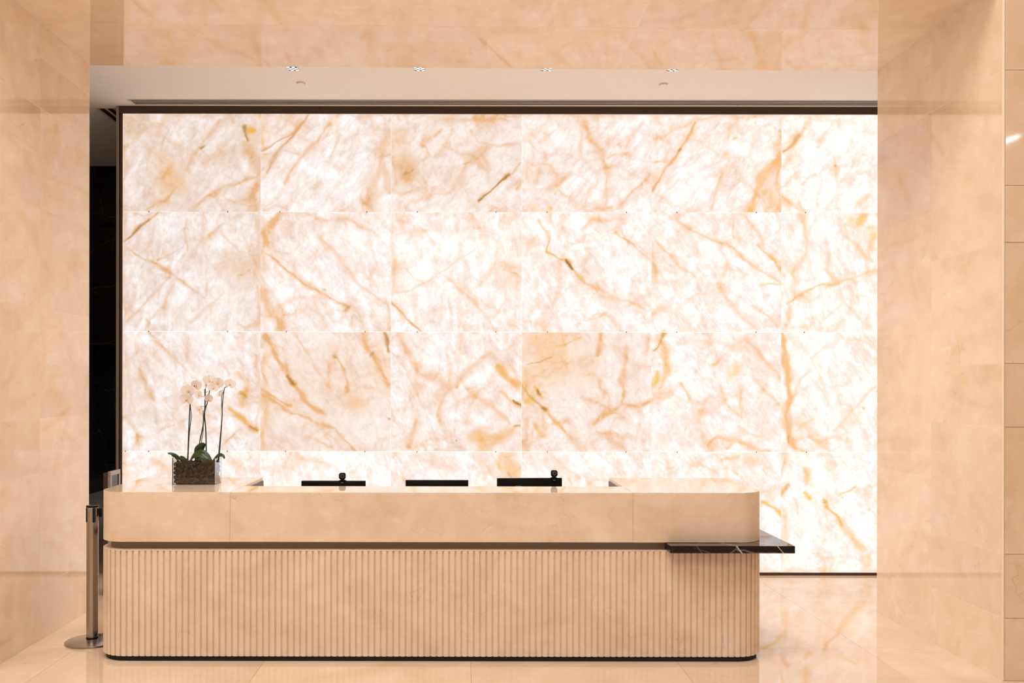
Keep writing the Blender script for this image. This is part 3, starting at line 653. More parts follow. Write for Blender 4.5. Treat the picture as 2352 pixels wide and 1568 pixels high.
# (tan tint, brightness, grain turn) of every slab, row by row from the top
SLAB = [(.03, .90, .17), (.01, .95, .20), (.045, .94, .20), (.01, .98, .22), (.00, 1.03, .20), (-.05, 1.12, .22),
        (-.01, .91, .06), (-.02, .96, -.14), (-.05, 1.0, -.06), (-.05, 1.02, -.16), (-.05, 1.05, -.2), (-.06, 1.12, -.08),
        (.00, .94, -.14), (.05, .95, -.16), (.00, .98, -.12), (.05, .98, -.1), (-.01, 1.04, -.18), (-.05, 1.10, -.15),
        (-.06, 1.04, -.1), (-.06, 1.04, -.1), (-.05, 1.04, -.16), (-.06, 1.05, -.2), (-.05, 1.08, -.22), (-.07, 1.12, -.2)]
STEP = 0.0085
for r in range(4):
    for c in range(6):
        k = r * 6 + c
        x0, x1, z1, z0 = OX[c] + .0007, OX[c + 1] - .0007, OZ[r] - .0013, OZ[r + 1] + .0013
        nx, nz = int((x1 - x0) / STEP) + 1, int((z1 - z0) / STEP) + 1
        X, Z = np.meshgrid(np.linspace(x0, x1, nx + 1), np.linspace(z0, z1, nz + 1))
        X, Z = X.ravel(), Z.ravel()
        nv = X.size
        # uneven edges: bend the bands with a few incommensurate waves
        wx = .014 * np.sin(9.1 * Z + 5.3 * X + k) + .007 * np.sin(23.7 * Z - 14.2 * X + 2 * k) + .0028 * np.sin(61 * Z + 37 * X + 3 * k)
        wz = .014 * np.sin(8.3 * X - 4.1 * Z + k) + .007 * np.sin(26.1 * X + 11.9 * Z + 2 * k) + .0028 * np.sin(57 * X - 43 * Z + 3 * k)
        att = np.zeros((nv, 4))
        att[:, 3] = 1
        for q, wd, tn, gd, dk in VEINS[k]:
            pts = np.array(q).reshape(-1, 2)
            blob = len(pts) == 1
            amp = 0.3 + 0.7 * min(1.0, wd / 0.02) if not blob else 2.2
            vary = 1.0 if blob else 0.72 * np.exp(0.45 * np.sin(17.3 * X + 11.1 * Z + 3 * wd * 1000) + 0.35 * np.sin(31.7 * Z - 22.3 * X + k))
            PX, PZ = X + amp * wx, Z + amp * wz
            if blob: d2 = (PX - pts[0, 0]) ** 2 + (PZ - pts[0, 1]) ** 2
            else:
                d2 = np.full(nv, 1e9)
                for a, b in zip(pts, pts[1:]):
                    e = b - a
                    s = np.clip(((PX - a[0]) * e[0] + (PZ - a[1]) * e[1]) / max(e @ e, 1e-9), 0, 1)
                    d2 = np.minimum(d2, (PX - a[0] - s * e[0]) ** 2 + (PZ - a[1] - s * e[1]) ** 2)
            d = np.sqrt(d2) / (wd * vary)
            core = np.exp(-(d ** 2) * 0.9)
            halo = np.exp(-(d / 2.4) ** 1.3)
            att[:, 0] = np.maximum(att[:, 0], tn * ((0.70 * core + 0.40 * halo) if not blob else (0.62 * core + 0.16 * halo)))
            att[:, 1] = np.maximum(att[:, 1], np.maximum(gd * np.exp(-(d ** 2) * (1.3 if not blob else 0.9)), 0.85 * dk * np.exp(-(d ** 2) * 0.45)))
            att[:, 2] = np.maximum(att[:, 2], dk * np.exp(-(d ** 2) * 1.0))
        co = np.zeros((nv + 4, 3))
        co[:nv, 0], co[:nv, 1], co[:nv, 2] = X, YW, Z
        bk = YW + 0.026
        co[nv:] = ((x0, bk, z0), (x1, bk, z0), (x1, bk, z1), (x0, bk, z1))
        idx = np.arange(nv).reshape(nz + 1, nx + 1)
        quads = np.stack((idx[:-1, :-1], idx[:-1, 1:], idx[1:, 1:], idx[1:, :-1]), -1).reshape(-1, 4)
        a, b, cc, dd = nv, nv + 1, nv + 2, nv + 3
        rim = [list(idx[0, ::-1]) + [a, b], list(idx[::-1, -1]) + [b, cc], list(idx[-1, :]) + [cc, dd], list(idx[:, 0]) + [dd, a]]
        rim[2] = list(idx[-1, :]) + [cc, dd]
        loops = np.concatenate([quads.ravel()] + [np.array(f) for f in rim] + [np.array([a, dd, cc, b])])
        sizes = np.array([4] * len(quads) + [len(f) for f in rim] + [4])
        starts = np.concatenate(([0], np.cumsum(sizes)[:-1]))
        me = bpy.data.meshes.new('onyx_slab')
        me.vertices.add(nv + 4)
        me.vertices.foreach_set('co', co.ravel())
        me.loops.add(len(loops))
        me.loops.foreach_set('vertex_index', loops)
        me.polygons.add(len(sizes))
        me.polygons.foreach_set('loop_start', starts)
        me.update(calc_edges=True)
        me.validate()
        ca = me.attributes.new('veins', 'FLOAT_COLOR', 'POINT')
        full = np.zeros((nv + 4, 4))
        full[:nv] = att
        ca.data.foreach_set('color', full.ravel())
        o = link('onyx_slab', me, M['onyx'], wb)
        tn, br, tu = SLAB[k]
        o.color = (max(tn, 0) * 2.0 + 0.02, br, (-tu) % 1.0, 1)

# fixing shadows in the horizontal joints, built as small brown boxes
fixing_shadow_me = box_me('fixing_shadow', -0.004, 0.004, -0.004, 0.004, -0.006, 0.006, 0.001)
fixing_shadow_me.materials.append(plain('fixing_shadow_brown', (0.30, 0.19, 0.13), 0.5))
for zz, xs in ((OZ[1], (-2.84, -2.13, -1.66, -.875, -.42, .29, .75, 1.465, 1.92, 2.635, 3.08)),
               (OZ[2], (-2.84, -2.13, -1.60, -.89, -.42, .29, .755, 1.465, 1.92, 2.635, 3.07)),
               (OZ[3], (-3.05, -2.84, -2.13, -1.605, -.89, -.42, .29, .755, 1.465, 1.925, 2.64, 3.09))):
    for x in xs: link('fixing_shadow', fixing_shadow_me, None, wb, (x, YW - 0.0005, zz))

# bronze surround of the onyx
t2 = box('trim_2', -3.108, 4.2, YW - 0.012, YW + 0.044, 4.154, ZC - 0.0005, M['bronze'], None, 0.002)
tag(t2, 'dark bronze head trim above the onyx slabs', kind='structure')
t3 = box('trim_3', -3.108, -3.079, YW + 0.004, YW + 0.044, 0.0, 4.154, M['bronze'], None, 0.002)
tag(t3, 'dark bronze side trim at the left edge of the onyx', kind='structure')
t4 = box('trim_4', -3.134, -3.109, YW - 0.012, YW + 0.43, 0.0, ZC - 0.0005, M['trim_metal'], None, 0.003)
tag(t4, 'slim taupe metal edge strip left of the onyx wall', kind='structure')
t5 = box('trim_5', -3.078, 4.2, YW + 0.004, YW + 0.044, 0.0, 0.025, M['bronze'], None, 0.001)
tag(t5, 'thin dark base strip under the onyx slabs', kind='structure')

# ------------------------------------------------------------------ dark side passage
ws = box('wall_passage', -6.2, -5.87, YB - 0.0012, 19.5, 0, ZC + 0.05, M['passage_marble'])
tag(ws, 'black marble side wall of the passage', kind='structure')
wh = box('wall_header', -5.86, -2.3, 10.622, 10.9, 2.19, ZC + 0.1, M['matte_black'])
tag(wh, 'black marble header above the passage opening', kind='structure')
for i in range(3):
    for a, b in ((-5.86, -4.6), (-4.6, -3.35), (-3.35, -2.3)):
        z0 = 2.19 + i * 0.677
        cbox('marble_panel', ((a + b) / 2, 10.611, z0 + 0.338), (b - a - 0.003, 0.02, 0.674), M['passage_marble'], wh, 0.0015)
wj = box('wall_passage_right', -2.62, -2.3, YW + 0.43, 19.5, 0, 2.19, M['passage_marble'])
tag(wj, 'black marble wall behind the onyx lightbox', kind='structure')
we = box('wall_passage_end', -6.2, -2.3, 19.5, 19.7, 0, 4.3, M['passage_marble'])
tag(we, 'black end wall of the passage', kind='structure')
c2 = box('ceiling_passage', -5.86, -2.62, 10.9, 19.5, 2.35, 2.5, M['matte_black'])
tag(c2, 'dark low ceiling of the passage', kind='structure')
wx_ = box('wall_niche_end', 4.21, 4.6, YB - 0.0012, YW + 0.5, 0, ZC, M['core'])
tag(wx_, 'end wall of the space behind the right reveal', kind='structure')

# ------------------------------------------------------------------ lobby shell behind the camera
for nm, a in (('wall_lobby_left', (-9.3, -9.0, -9.3, YF + 0.5, 0, HALL_Z)), ('wall_lobby_right', (9.0, 9.3, -9.3, YF + 0.5, 0, HALL_Z))):
    tag(box(nm, *a, M['hall_paint']), 'plain beige lobby side wall', kind='structure')
wk = box('wall_lobby_back', -9.3, 9.3, -9.3, -9.0, 0, HALL_Z, M['hall_paint'])
tag(wk, 'plain beige lobby wall behind the photographer', kind='structure')
ch = box('ceiling_lobby', -9.3, 9.3, -9.3, YF + 0.5, HALL_Z, HALL_Z + 0.2, M['paint'])
tag(ch, 'high white lobby ceiling', kind='structure')
for a, b in ((-9.0, -8.5), (8.5, 9.0)):
    tag(box('wall_lobby_return', a, b, YF + 0.02, YF + 0.5, 0, HALL_Z, M['hall_paint']), 'beige lobby wall return beside the stone front', kind='structure')
for i, (bx_, by_) in enumerate(BAYS):
    o = empty('luminous_bay', (bx_, by_, HALL_Z))
    tag(o, 'large luminous rectangle in the lobby ceiling, %s, %s' % (('left', 'right')[i % 2], 'near the stone portal' if i < 2 else 'behind the photographer'), 'ceiling light', 'luminous bays in the lobby ceiling')
    box('bay_frame', -1.6, 1.6, -1.4, 1.4, -0.04, -0.001, M['slot_bar'], o)
    box('bay_diffuser', -1.5, 1.5, -1.3, 1.3, -0.045, -0.0401, M['bay_glow'], o)
o = empty('window_1', (-0.9, -8.99, 5.6))
tag(o, 'high clerestory window in the lobby wall behind the photographer', kind='structure')
box('window_frame', -2.7, 2.7, -0.008, 0.03, -0.5, 0.5, M['bronze'], o)
for a in (-2.6, -0.86, 0.88):
    box('window_pane', a, a + 1.72, 0.031, 0.04, -0.42, 0.42, M['window_glow'], o)
o = empty('pendant_lamp', (7.27, -2.4, 5.0))
tag(o, 'slim linear white pendant lamp hanging in the lobby', 'pendant lamp')
box('lamp_housing', -0.03, 0.03, -1.0, 1.0, 0.0, 0.05, M['slot_bar'], o, 0.004)
box('lamp_tube', -0.025, 0.025, -0.98, 0.98, -0.012, -0.0002, M['tube_glow'], o)
for s in (-0.8, 0.8):
    tube('cable', [(0, s, 0.05), (0, s, HALL_Z - 5.001)], 0.003, M['steel'], o, 6)

# ------------------------------------------------------------------ reception desk
DX0, DX1, DY0, DY1, DR = -2.280, 1.877, 5.70, 6.634, 0.185


def outline(x0, x1, y0, y1, r, rb=0.03, n=14):
    pts = []
    for k in range(n + 1):
        a = math.pi + (math.pi / 2) * k / n
        pts.append((x0 + r + r * math.cos(a), y0 + r + r * math.sin(a)))
    for k in range(n + 1):
        a = 1.5 * math.pi + (math.pi / 2) * k / n
        pts.append((x1 - r + r * math.cos(a), y0 + r + r * math.sin(a)))
    for cx, s in ((x1 - rb, 0), (x0 + rb, math.pi / 2)):
        for k in range(5):
            a = s + (math.pi / 2) * k / 4
            pts.append((cx + rb * math.cos(a), y1 - rb + rb * math.sin(a)))
    return pts


desk = empty('reception_desk', ((DX0 + DX1) / 2, (DY0 + DY1) / 2, 0))
tag(desk, 'long cream stone reception desk with fluted base and rounded corners', 'reception desk')
DO = Vector(desk.location)


def under(o):
    o.parent = desk
    o.matrix_parent_inverse = Matrix.Translation(-DO)
    return o


under(prism('plinth', outline(DX0 + .018, DX1 - .018, DY0 + .018, DY1 - .03, DR - .018), 0.0, 0.032, M['matte_black']))['label'] = 'recessed black plinth'
under(prism('base_body', outline(DX0 + .010, DX1 - .010, DY0 + .010, DY1 - .01, DR - .010), 0.032, 0.684, M['desk_stone']))
under(prism('base_cap', outline(DX0, DX1, DY0, DY1, DR), 0.684, 0.690, M['desk_stone'], bevel=0.001))
b_ = under(prism('shadow_gap_band', outline(DX0 + .045, DX1 - .045, DY0 + .045, DY1 - .04, DR - .045), 0.690, 0.738, M['band']))
b_['label'] = 'taupe bronze band recessed under the upper stone block'
# flutes
rib_me = box_me('flute_rib', -0.0138, 0.0138, -0.011, 0.011, 0.032, 0.684, 0.002)
rib_me.materials.append(M['desk_stone'])
step = 0.03828
front = (DX1 - DR) - (DX0 + DR)
arc = DR * math.pi / 2
side = DY1 - 0.03 - (DY0 + DR)
total = side + arc + front + arc + side
nrib = int(total / step)
for i in range(nrib + 1):
    s = (total - nrib * step) / 2 + i * step
    if s < side: x, y, a = DX0, DY1 - 0.03 - s, -math.pi / 2
    elif s < side + arc:
        t_ = (s - side) / DR
        x, y, a = DX0 + DR - DR * math.cos(t_), DY0 + DR - DR * math.sin(t_), -math.pi / 2 + t_
    elif s < side + arc + front: x, y, a = DX0 + DR + (s - side - arc), DY0, 0.0
    elif s < side + 2 * arc + front:
        t_ = (s - side - arc - front) / DR
        x, y, a = DX1 - DR + DR * math.sin(t_), DY0 + DR - DR * math.cos(t_), t_
    else: x, y, a = DX1, DY0 + DR + (s - side - 2 * arc - front), math.pi / 2
    o = bpy.data.objects.new('flute_rib', rib_me)
    nx_, ny_ = math.sin(a), -math.cos(a)
    o.location = (x - nx_ * 0.011, y - ny_ * 0.011, 0)
    o.rotation_euler = (0, 0, a)
    col.objects.link(o)
    under(o)

# upper stone: left block, front ledge, right block
WX0, WX1, WY = -1.441, 1.046, 6.056
Z0, Z1 = 0.738, 1.045


def upper(name, pts):
    bm = bmesh.new()
    a = [bm.verts.new((x, y, Z0)) for x, y in pts]
    b = [bm.verts.new((x, y, Z1)) for x, y in pts]
    bm.faces.new(a[::-1])
    bm.faces.new(b)
    n = len(pts)
    for i in range(n): bm.faces.new((a[i], a[(i + 1) % n], b[(i + 1) % n], b[i]))
    rim = [e for e in bm.edges if abs(e.verts[0].co.z - e.verts[1].co.z) < 1e-6]
    bmesh.ops.bevel(bm, geom=rim, offset=0.003, segments=2, affect='EDGES', profile=0.5)
    me = to_mesh(bm, name)
    me.materials.append(M['desk_stone'])
    me.materials.append(M['desk_top_stone'])
    for p in me.polygons:
        if p.normal.z > 0.9: p.material_index = 1
    return under(link(name, me, None, None, smooth=20))


o_ = outline(DX0, 0, DY0, DY1, DR)
upper('upper_block', o_[:15] + [(WX0 - .0007, DY0), (WX0 - .0007, DY1)] + o_[-5:])
upper('front_ledge', [(WX0 + .0007, DY0), (WX1 - .0007, DY0), (WX1 - .0007, WY), (WX0 + .0007, WY)])
o_ = outline(0, DX1, DY0, DY1, DR)
upper('upper_block', [(WX1 + .0007, DY0)] + o_[15:35] + [(WX1 + .0007, DY1)])
for x, s in ((WX0, 1), (WX1, -1)):
    a, b = sorted((x, x + s * 0.006))
    under(box('inner_lining', a, b, WY + 0.001, DY1 - 0.004, 0.7455, 1.022, M['inner']))['label'] = 'dark taupe lining inside the desk well'
under(box('work_surface', WX0 + .008, WX1 - .008, WY + .001, DY1 - .05, 0.7382, 0.745, M['inner']))
sh = under(box('side_shelf', 1.251, 2.007, 5.59, 6.45, 0.6925, 0.7365, M['black_marble'], None, 0.0015))
sh.data.materials.append(M['marble_top'])
for p in sh.data.polygons:
    if p.normal.z > 0.9: p.material_index = 1
sh['label'] = 'black marble writing shelf with white veins jutting past the desk end'

# ------------------------------------------------------------------ monitors and webcams


def rounded(name, w_, h_, d_, r, mat, parent, loc, smooth=40):
    pts = []
    for cx, cz, s in ((w_ / 2 - r, h_ / 2 - r, 0), (-w_ / 2 + r, h_ / 2 - r, 1), (-w_ / 2 + r, -h_ / 2 + r, 2), (w_ / 2 - r, -h_ / 2 + r, 3)):
        for k in range(7):
            a = (s + k / 6) * math.pi / 2
            pts.append((cx + r * math.cos(a), cz + r * math.sin(a)))
    bm = bmesh.new()
    A = [bm.verts.new((x, -d_ / 2, z)) for x, z in pts]
    B = [bm.verts.new((x, d_ / 2, z)) for x, z in pts]
    bm.faces.new(A)
    bm.faces.new(B[::-1])
    n = len(pts)
    for i in range(n): bm.faces.new((A[i], A[(i + 1) % n], B[(i + 1) % n], B[i]))
    rim = [e for e in bm.edges if abs(e.verts[0].co.y - e.verts[1].co.y) < 1e-6]
    bmesh.ops.bevel(bm, geom=rim, offset=min(r * 0.3, d_ * 0.3), segments=2, affect='EDGES')
    return link(name, to_mesh(bm, name), mat, parent, loc, smooth)


MON = [(-0.893, 0.440, 1.050, 0.0, 'black computer monitor nearest the orchids, webcam clipped on its edge'),
       (-0.1825, 0.431, 1.056, 0.0, 'middle black computer monitor without a webcam'),
       (0.453, 0.446, 1.071, -0.006, 'right black computer monitor standing highest, webcam at its corner')]
YMON = 6.35
for x, wd, top, tilt, lab in MON:
    m = empty('computer_monitor', (x, YMON, 0.745))
    tag(m, lab, 'monitor', 'monitors in the desk well')
    h = 0.272
    cz = top - h / 2 - 0.745
    hs = cbox('housing', (0, 0, cz), (wd, 0.030, h), M['black'], m, 0.003, 2, 30, (0, tilt, 0))
    cbox('screen', (0, 0.0158, 0), (wd - 0.02, 0.001, h - 0.02), M['lens'], hs)
    lathe('base_plate', [(0, 0), (0.095, 0), (0.098, 0.004), (0.09, 0.009), (0, 0.010)], M['black'], m, (0, 0.02, 0))
    cbox('neck', (0, 0.02, cz / 2 - 0.02), (0.05, 0.014, cz - 0.02), M['black'], m, 0.003)
mk = box('badge', 0.453 - 0.115, 0.453 - 0.095 + 0.02, 0, 0.0006, 0, 0.004, M['mark'])
mon3 = [o for o in col.objects if o.name.startswith('computer_monitor')][-1]
mk.parent = mon3
mk.location = (-0.453 + 0.02, -0.0158, 1.0155 - 0.745)

for x, top, lab in ((-0.831 + 0.0, 1.050, 'small black webcam on the monitor beside the orchids'),
                    (0.613 + 0.008, 1.070, 'small black webcam at the corner of the right monitor')):
    c = empty('webcam', (x, YMON, top))
    tag(c, lab, 'webcam', 'webcams on the monitors')
    rounded('camera_body', 0.044, 0.044, 0.032, 0.012, M['black'], c, (0, -0.012, 0.034))
    ring = lathe('lens_ring', [(0.0105, 0), (0.0105, 0.0025), (0.0135, 0.0025), (0.0135, 0)], M['lens_ring'], c, (0.001, -0.0275, 0.036), 28)
    ring.rotation_euler = (R(90), 0, 0)
    ln = lathe('lens', [(0, 0.0022), (0.006, 0.0018), (0.0103, 0.0006), (0.0103, 0)], M['lens'], c, (0.001, -0.0278, 0.036), 28)
    ln.rotation_euler = (R(90), 0, 0)
    ind = lathe('indicator', [(0, 0.001), (0.0016, 0.0008), (0.0016, 0)], M['mark'], c, (-0.0145, -0.0278, 0.0475), 12)
    ind.rotation_euler = (R(90), 0, 0)
    bm = bmesh.new()
    P = [(-0.006, 0.0), (0.006, 0.0), (0.010, -0.006), (0.024, -0.013), (0.024, -0.016), (-0.024, -0.016), (-0.024, -0.013), (-0.010, -0.006)]
    A = [bm.verts.new((px, -0.020, pz + 0.0155)) for px, pz in P]
    B = [bm.verts.new((px, 0.019, pz + 0.0155)) for px, pz in P]
    bm.faces.new(A); bm.faces.new(B[::-1])
    for i in range(8): bm.faces.new((A[i], A[(i + 1) % 8], B[(i + 1) % 8], B[i]))
    link('mount', to_mesh(bm, 'mount'), M['black'], c)
    cl = box('clip', -0.014, 0.014, -0.021, -0.0156, -0.022, 0.0, M['black'], c, 0.001)
    box('clip_mark', -0.009, 0.009, -0.0216, -0.0211, -0.013, -0.0095, M['mark'], cl)

# ------------------------------------------------------------------ glass planter, bark and orchids
PX0, PX1, PY0, PY1, PZ = -1.934, -1.652, 6.134, 6.295, 1.0455
pl = empty('glass_planter', ((PX0 + PX1) / 2, (PY0 + PY1) / 2, PZ))
tag(pl, 'rectangular clear glass planter on the left of the desk', 'planter')
hx, hy, PH = (PX1 - PX0) / 2, (PY1 - PY0) / 2, 0.178
for a in ((-hx, hx, -hy, -hy + .005), (-hx, hx, hy - .005, hy), (-hx, -hx + .005, -hy + .0052, hy - .0052), (hx - .005, hx, -hy + .0052, hy - .0052)):
    box('glass_pane', *a, 0.0022, PH, M['glass'], pl)
box('glass_base', -hx, hx, -hy, hy, 0.0, 0.002, M['glass'], pl)

rng = random.Random(7)
ico = bmesh.new()
bmesh.ops.create_icosphere(ico, subdivisions=1, radius=1.0)
ivs = [v_.co.copy() for v_ in ico.verts]
ifs = [[v_.index for v_ in f.verts] for f in ico.faces]
ico.free()
verts, faces = [], []
BH = 0.148


def chip(c, sz, flat_to_pane):
    base = len(verts)
    rot = Matrix.Rotation(rng.uniform(0, 6.28), 3, 'Y') @ Matrix.Rotation(rng.uniform(-.5, .5), 3, 'X') @ Matrix.Rotation(rng.uniform(-.5, .5), 3, 'Z')
    if not flat_to_pane: rot = Matrix.Rotation(rng.uniform(0, 6.28), 3, 'Z') @ rot
    sx, sy, sz_ = sz * rng.uniform(.8, 1.7), sz * rng.uniform(.35, .6), sz * rng.uniform(.5, .9)
    for v_ in ivs:
        j = 1 + rng.uniform(-.22, .22)
        p = rot @ Vector((v_.x * sx * j, v_.y * sy * j, v_.z * sz_ * j)) + c
        p.x = min(max(p.x, -hx + .0062), hx - .0062)
        p.y = min(max(p.y, -hy + .0062), hy - .0062)
        p.z = max(p.z, 0.0026)
        verts.append(p)
    faces.extend([[base + i for i in f] for f in ifs])


for _ in range(260):
    chip(Vector((rng.uniform(-hx + .01, hx - .01), -hy + .012 + rng.uniform(0, .008), rng.uniform(.006, BH - .008))), .0115, True)
for _ in range(110):
    chip(Vector((hx - .013 - rng.uniform(0, .006), rng.uniform(-hy + .01, hy - .01), rng.uniform(.006, BH - .008))), .0115, False)
for _ in range(70):
    chip(Vector((-hx + .013, rng.uniform(-hy + .01, hy - .01), rng.uniform(.006, BH - .008))), .0115, False)
for _ in range(80):
    chip(Vector((rng.uniform(-hx + .01, hx - .01), hy - .013, rng.uniform(.006, BH - .008))), .0115, True)
for _ in range(130):
    chip(Vector((rng.uniform(-hx + .012, hx - .012), rng.uniform(-hy + .012, hy - .012), BH - rng.uniform(0.004, .014))), .0125, False)
me = bpy.data.meshes.new('bark_chips')
me.from_pydata(verts, [], faces)
bk_ = link('bark_chips', me, None)
bm_ = NT('bark_chip')
tcg = bm_.n('ShaderNodeNewGeometry')
nzb = bm_.noise(tcg.outputs['Position'], 55, 3)
rp = bm_.n('ShaderNodeMath', _operation='MULTIPLY')
bm_.l(tcg.outputs['Random Per Island'], rp.inputs[0])
rp.inputs[1].default_value = 0.75
bm_.l(bm_.ramp(bm_.math('ADD', bm_.math('MULTIPLY', nzb, 0.35), rp.outputs[0]), [(0.15, (0.022, 0.011, 0.006)), (0.6, (0.09, 0.045, 0.022)), (1.0, (0.20, 0.105, 0.055))]), bm_.b.inputs['Base Color'])
bm_.b.inputs['Roughness'].default_value = 0.7
me.materials.append(bm_.m)
bk_.location = pl.location
tag(bk_, 'brown bark chips filling the glass planter', 'bark', kind='stuff')
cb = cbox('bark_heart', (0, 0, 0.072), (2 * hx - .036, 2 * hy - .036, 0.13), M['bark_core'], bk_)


def P3(px, py, y):
    """point of the plant group from its surveyed elevation, at depth y"""
    return Vector(((px - 1065) * y / 2122, y, EYE + (887 - py) * y / 2122))


def leaf(parent, pts, width, tilt, name='leaf', droop=0.0):
    """leaf blade along pts; tilt = blade's across-direction"""
    sp = spline(pts, 5)
    n = len(sp)
    bm = bmesh.new()
    rows = []
    ac0 = Vector(tilt).normalized()
    for i, p in enumerate(sp):
        u = i / (n - 1)
        wv = width * (math.sin(math.pi * min(1.0, 0.13 + 0.87 * u)) ** 0.55) * (0.55 + 0.45 * min(1, u * 2.2)) if u < 1 else 0.001
        d = (sp[min(i + 1, n - 1)] - sp[max(i - 1, 0)]).normalized()
        ac = (ac0 - d * ac0.dot(d)).normalized()
        nm = d.cross(ac)
        rows.append([bm.verts.new(p + ac * wv * k + nm * (abs(k) ** 1.5) * wv * 0.28) for k in (-1, -.5, 0, .5, 1)])
    for A, B in zip(rows, rows[1:]):
        for k in range(4): bm.faces.new((A[k], A[k + 1], B[k + 1], B[k]))
    o = link(name, to_mesh(bm, name), M['leaf'], parent, smooth=60)
    md = o.modifiers.new('thick', 'SOLIDIFY')
    md.thickness = 0.0022
    md.offset = 0
    o.matrix_parent_inverse = Matrix.Translation(-Vector(parent.location))
    return o


def petal_me(l_, w_, cup, seed):
    rg = random.Random(seed)
    bm = bmesh.new()
    rows = []
    N = 7
    for i in range(N + 1):
        u = i / N
        hw = w_ * (math.sin(math.pi * (0.06 + 0.90 * u)) ** 0.7)
        rows.append([bm.verts.new((k * hw, -cup * l_ * (u ** 2) - 0.12 * hw * abs(k) + rg.uniform(-.0004, .0004), u * l_)) for k in (-1, -.5, 0, .5, 1)])
    for A, B in zip(rows, rows[1:]):
        for k in range(4): bm.faces.new((A[k], A[k + 1], B[k + 1], B[k]))
    me = to_mesh(bm, 'petal')
    me.materials.append(M['petal'])
    me.shade_smooth()
    return me


PET = [petal_me(1.0, 0.62, .10, 1), petal_me(1.0, 0.36, .06, 2)]
lip_bm = bmesh.new()
bmesh.ops.create_icosphere(lip_bm, subdivisions=2, radius=1.0)
for v_ in lip_bm.verts:
    z = v_.co.z
    v_.co = Vector((v_.co.x * (0.75 if z > 0 else 1.0), v_.co.y * 0.9 - (0.5 if z < 0 else 0) * -z, v_.co.z * (1.0 if z > 0 else 1.35)))
LIP = to_mesh(lip_bm, 'lip')
LIP.materials.append(M['lip'])
LIP.shade_smooth()


def flower(parent, pos, size, yaw, pitch, roll=0.0):
    """moth orchid: two broad side petals, three narrow sepals, small ochre lip"""
    f = bpy.data.objects.new('flower', LIP)
    col.objects.link(f)
    f.parent = parent
    f.matrix_parent_inverse = Matrix.Translation(-Vector(parent.location))
    s = size * 0.085
    f.matrix_basis = Matrix.Translation(pos) @ Matrix.Rotation(yaw, 4, 'Z') @ Matrix.Rotation(pitch, 4, 'X') @ Matrix.Rotation(roll, 4, 'Y') @ Matrix.Scale(s, 4)
    k = size / 2 / s
    for kind, ang, ln, off in ((1, 0, .92, 0), (1, 128, .84, 0), (1, -128, .84, 0), (0, 72, 1.0, -.35), (0, -72, 1.0, -.35)):
        p = bpy.data.objects.new('petal' if kind == 0 else 'sepal', PET[kind])
        col.objects.link(p)
        p.parent = f
        p.matrix_basis = Matrix.Translation((0, off * 0.5 + 0.5, 0.15)) @ Matrix.Rotation(R(ang), 4, 'Y') @ Matrix.Scale(k * ln, 4)
    return f


def stem(parent, pp, ys, r0, r1, name='stem', mat='stem'):
    pts = spline([P3(a, b, y) for (a, b), y in zip(pp, ys)], 5)
    n = len(pts)
    o = tube(name, pts, [r0 + (r1 - r0) * i / (n - 1) for i in range(n)], M[mat], parent, 7)
    o.matrix_parent_inverse = Matrix.Translation(-Vector(parent.location))
    return o


def orchid(px, y, label):
    o = empty('orchid', ((px - 1065) * y / 2122, y, PZ + BH - 0.01))
    tag(o, label, 'orchid', 'white orchids in the glass planter')
    return o


def fl(parent, px, py, y, size_px, yaw, pitch, roll=0):
    return flower(parent, P3(px, py, y), 1.15 * size_px * y / 2122, R(yaw), R(pitch), R(roll))


ya, yb_, yc = 6.20, 6.22, 6.20
# left orchid
oa = orchid(430, ya, 'white orchid with two large open blooms left in the planter')
stem(oa, [(430, 1064), (432, 1045), (433.7, 993), (436.6, 930), (439, 912), (440, 897), (447, 886)], [ya] * 7, .0042, .0022)
stem(oa, [(432, 1062), (435, 1000), (439, 958), (437, 930)], [ya + .012] * 4, .0022, .0022, 'stake', 'stake')
fl(oa, 432.5, 899, ya - .02, 30, 8, 10)
fl(oa, 428.5, 919, ya - .025, 30, -4, 14, 4)
fl(oa, 450, 887, ya + .01, 27, 52, 5, 10)
stem(oa, [(437, 895), (433, 898)], [ya, ya - .012], .0012, .001, 'flower_stalk')
stem(oa, [(438, 912), (430, 917)], [ya, ya - .015], .0012, .001, 'flower_stalk')
leaf(oa, [P3(428, 1066, ya), P3(412, 1052, ya - .02), P3(399, 1044, ya - .04), P3(385, 1041, ya - .05)], .012, (0, .6, 1))
leaf(oa, [P3(414, 1064, ya + .02), P3(408, 1054, ya), P3(402, 1048, ya - .02), P3(394, 1047, ya - .03)], .012, (0, .7, 1))
leaf(oa, [P3(436, 1064, ya), P3(424, 1054, ya - .02), P3(414, 1048, ya - .03)], .012, (0, .5, 1))
# middle orchid
ob = orchid(468, yb_, 'white orchid with twin crossing stems and broadest leaves in the planter middle')
stem(ob, [(457, 1062), (458.6, 1018), (466, 981.6), (469.5, 950), (471, 932), (471, 894)], [yb_] * 6, .0030, .0038)
stem(ob, [(471, 894), (473, 889), (474, 884)], [yb_] * 3, .0015, .001, 'flower_stalk')
stem(ob, [(474, 1062), (474, 1043), (473, 993), (470, 955), (472, 939), (476.5, 925), (480, 905), (482.5, 891), (487, 881)], [yb_ + .02] * 9, .0040, .0022)
stem(ob, [(460, 1062), (463, 1015), (467, 985), (466.5, 943)], [yb_ - .012] * 4, .0022, .0020, 'stake', 'stake')
for a in (((470, 912), (462, 910)), ((471, 934), (460, 934)), ((471, 924), (480, 921)), ((487, 881), (494, 881)), ((487, 882), (488, 876)), ((471, 903), (478, 899))):
    stem(ob, [a[0], a[1]], [yb_, yb_ - .01], .0013, .0009, 'flower_stalk')
fl(ob, 481, 875, yb_ - .01, 26, 20, -10)
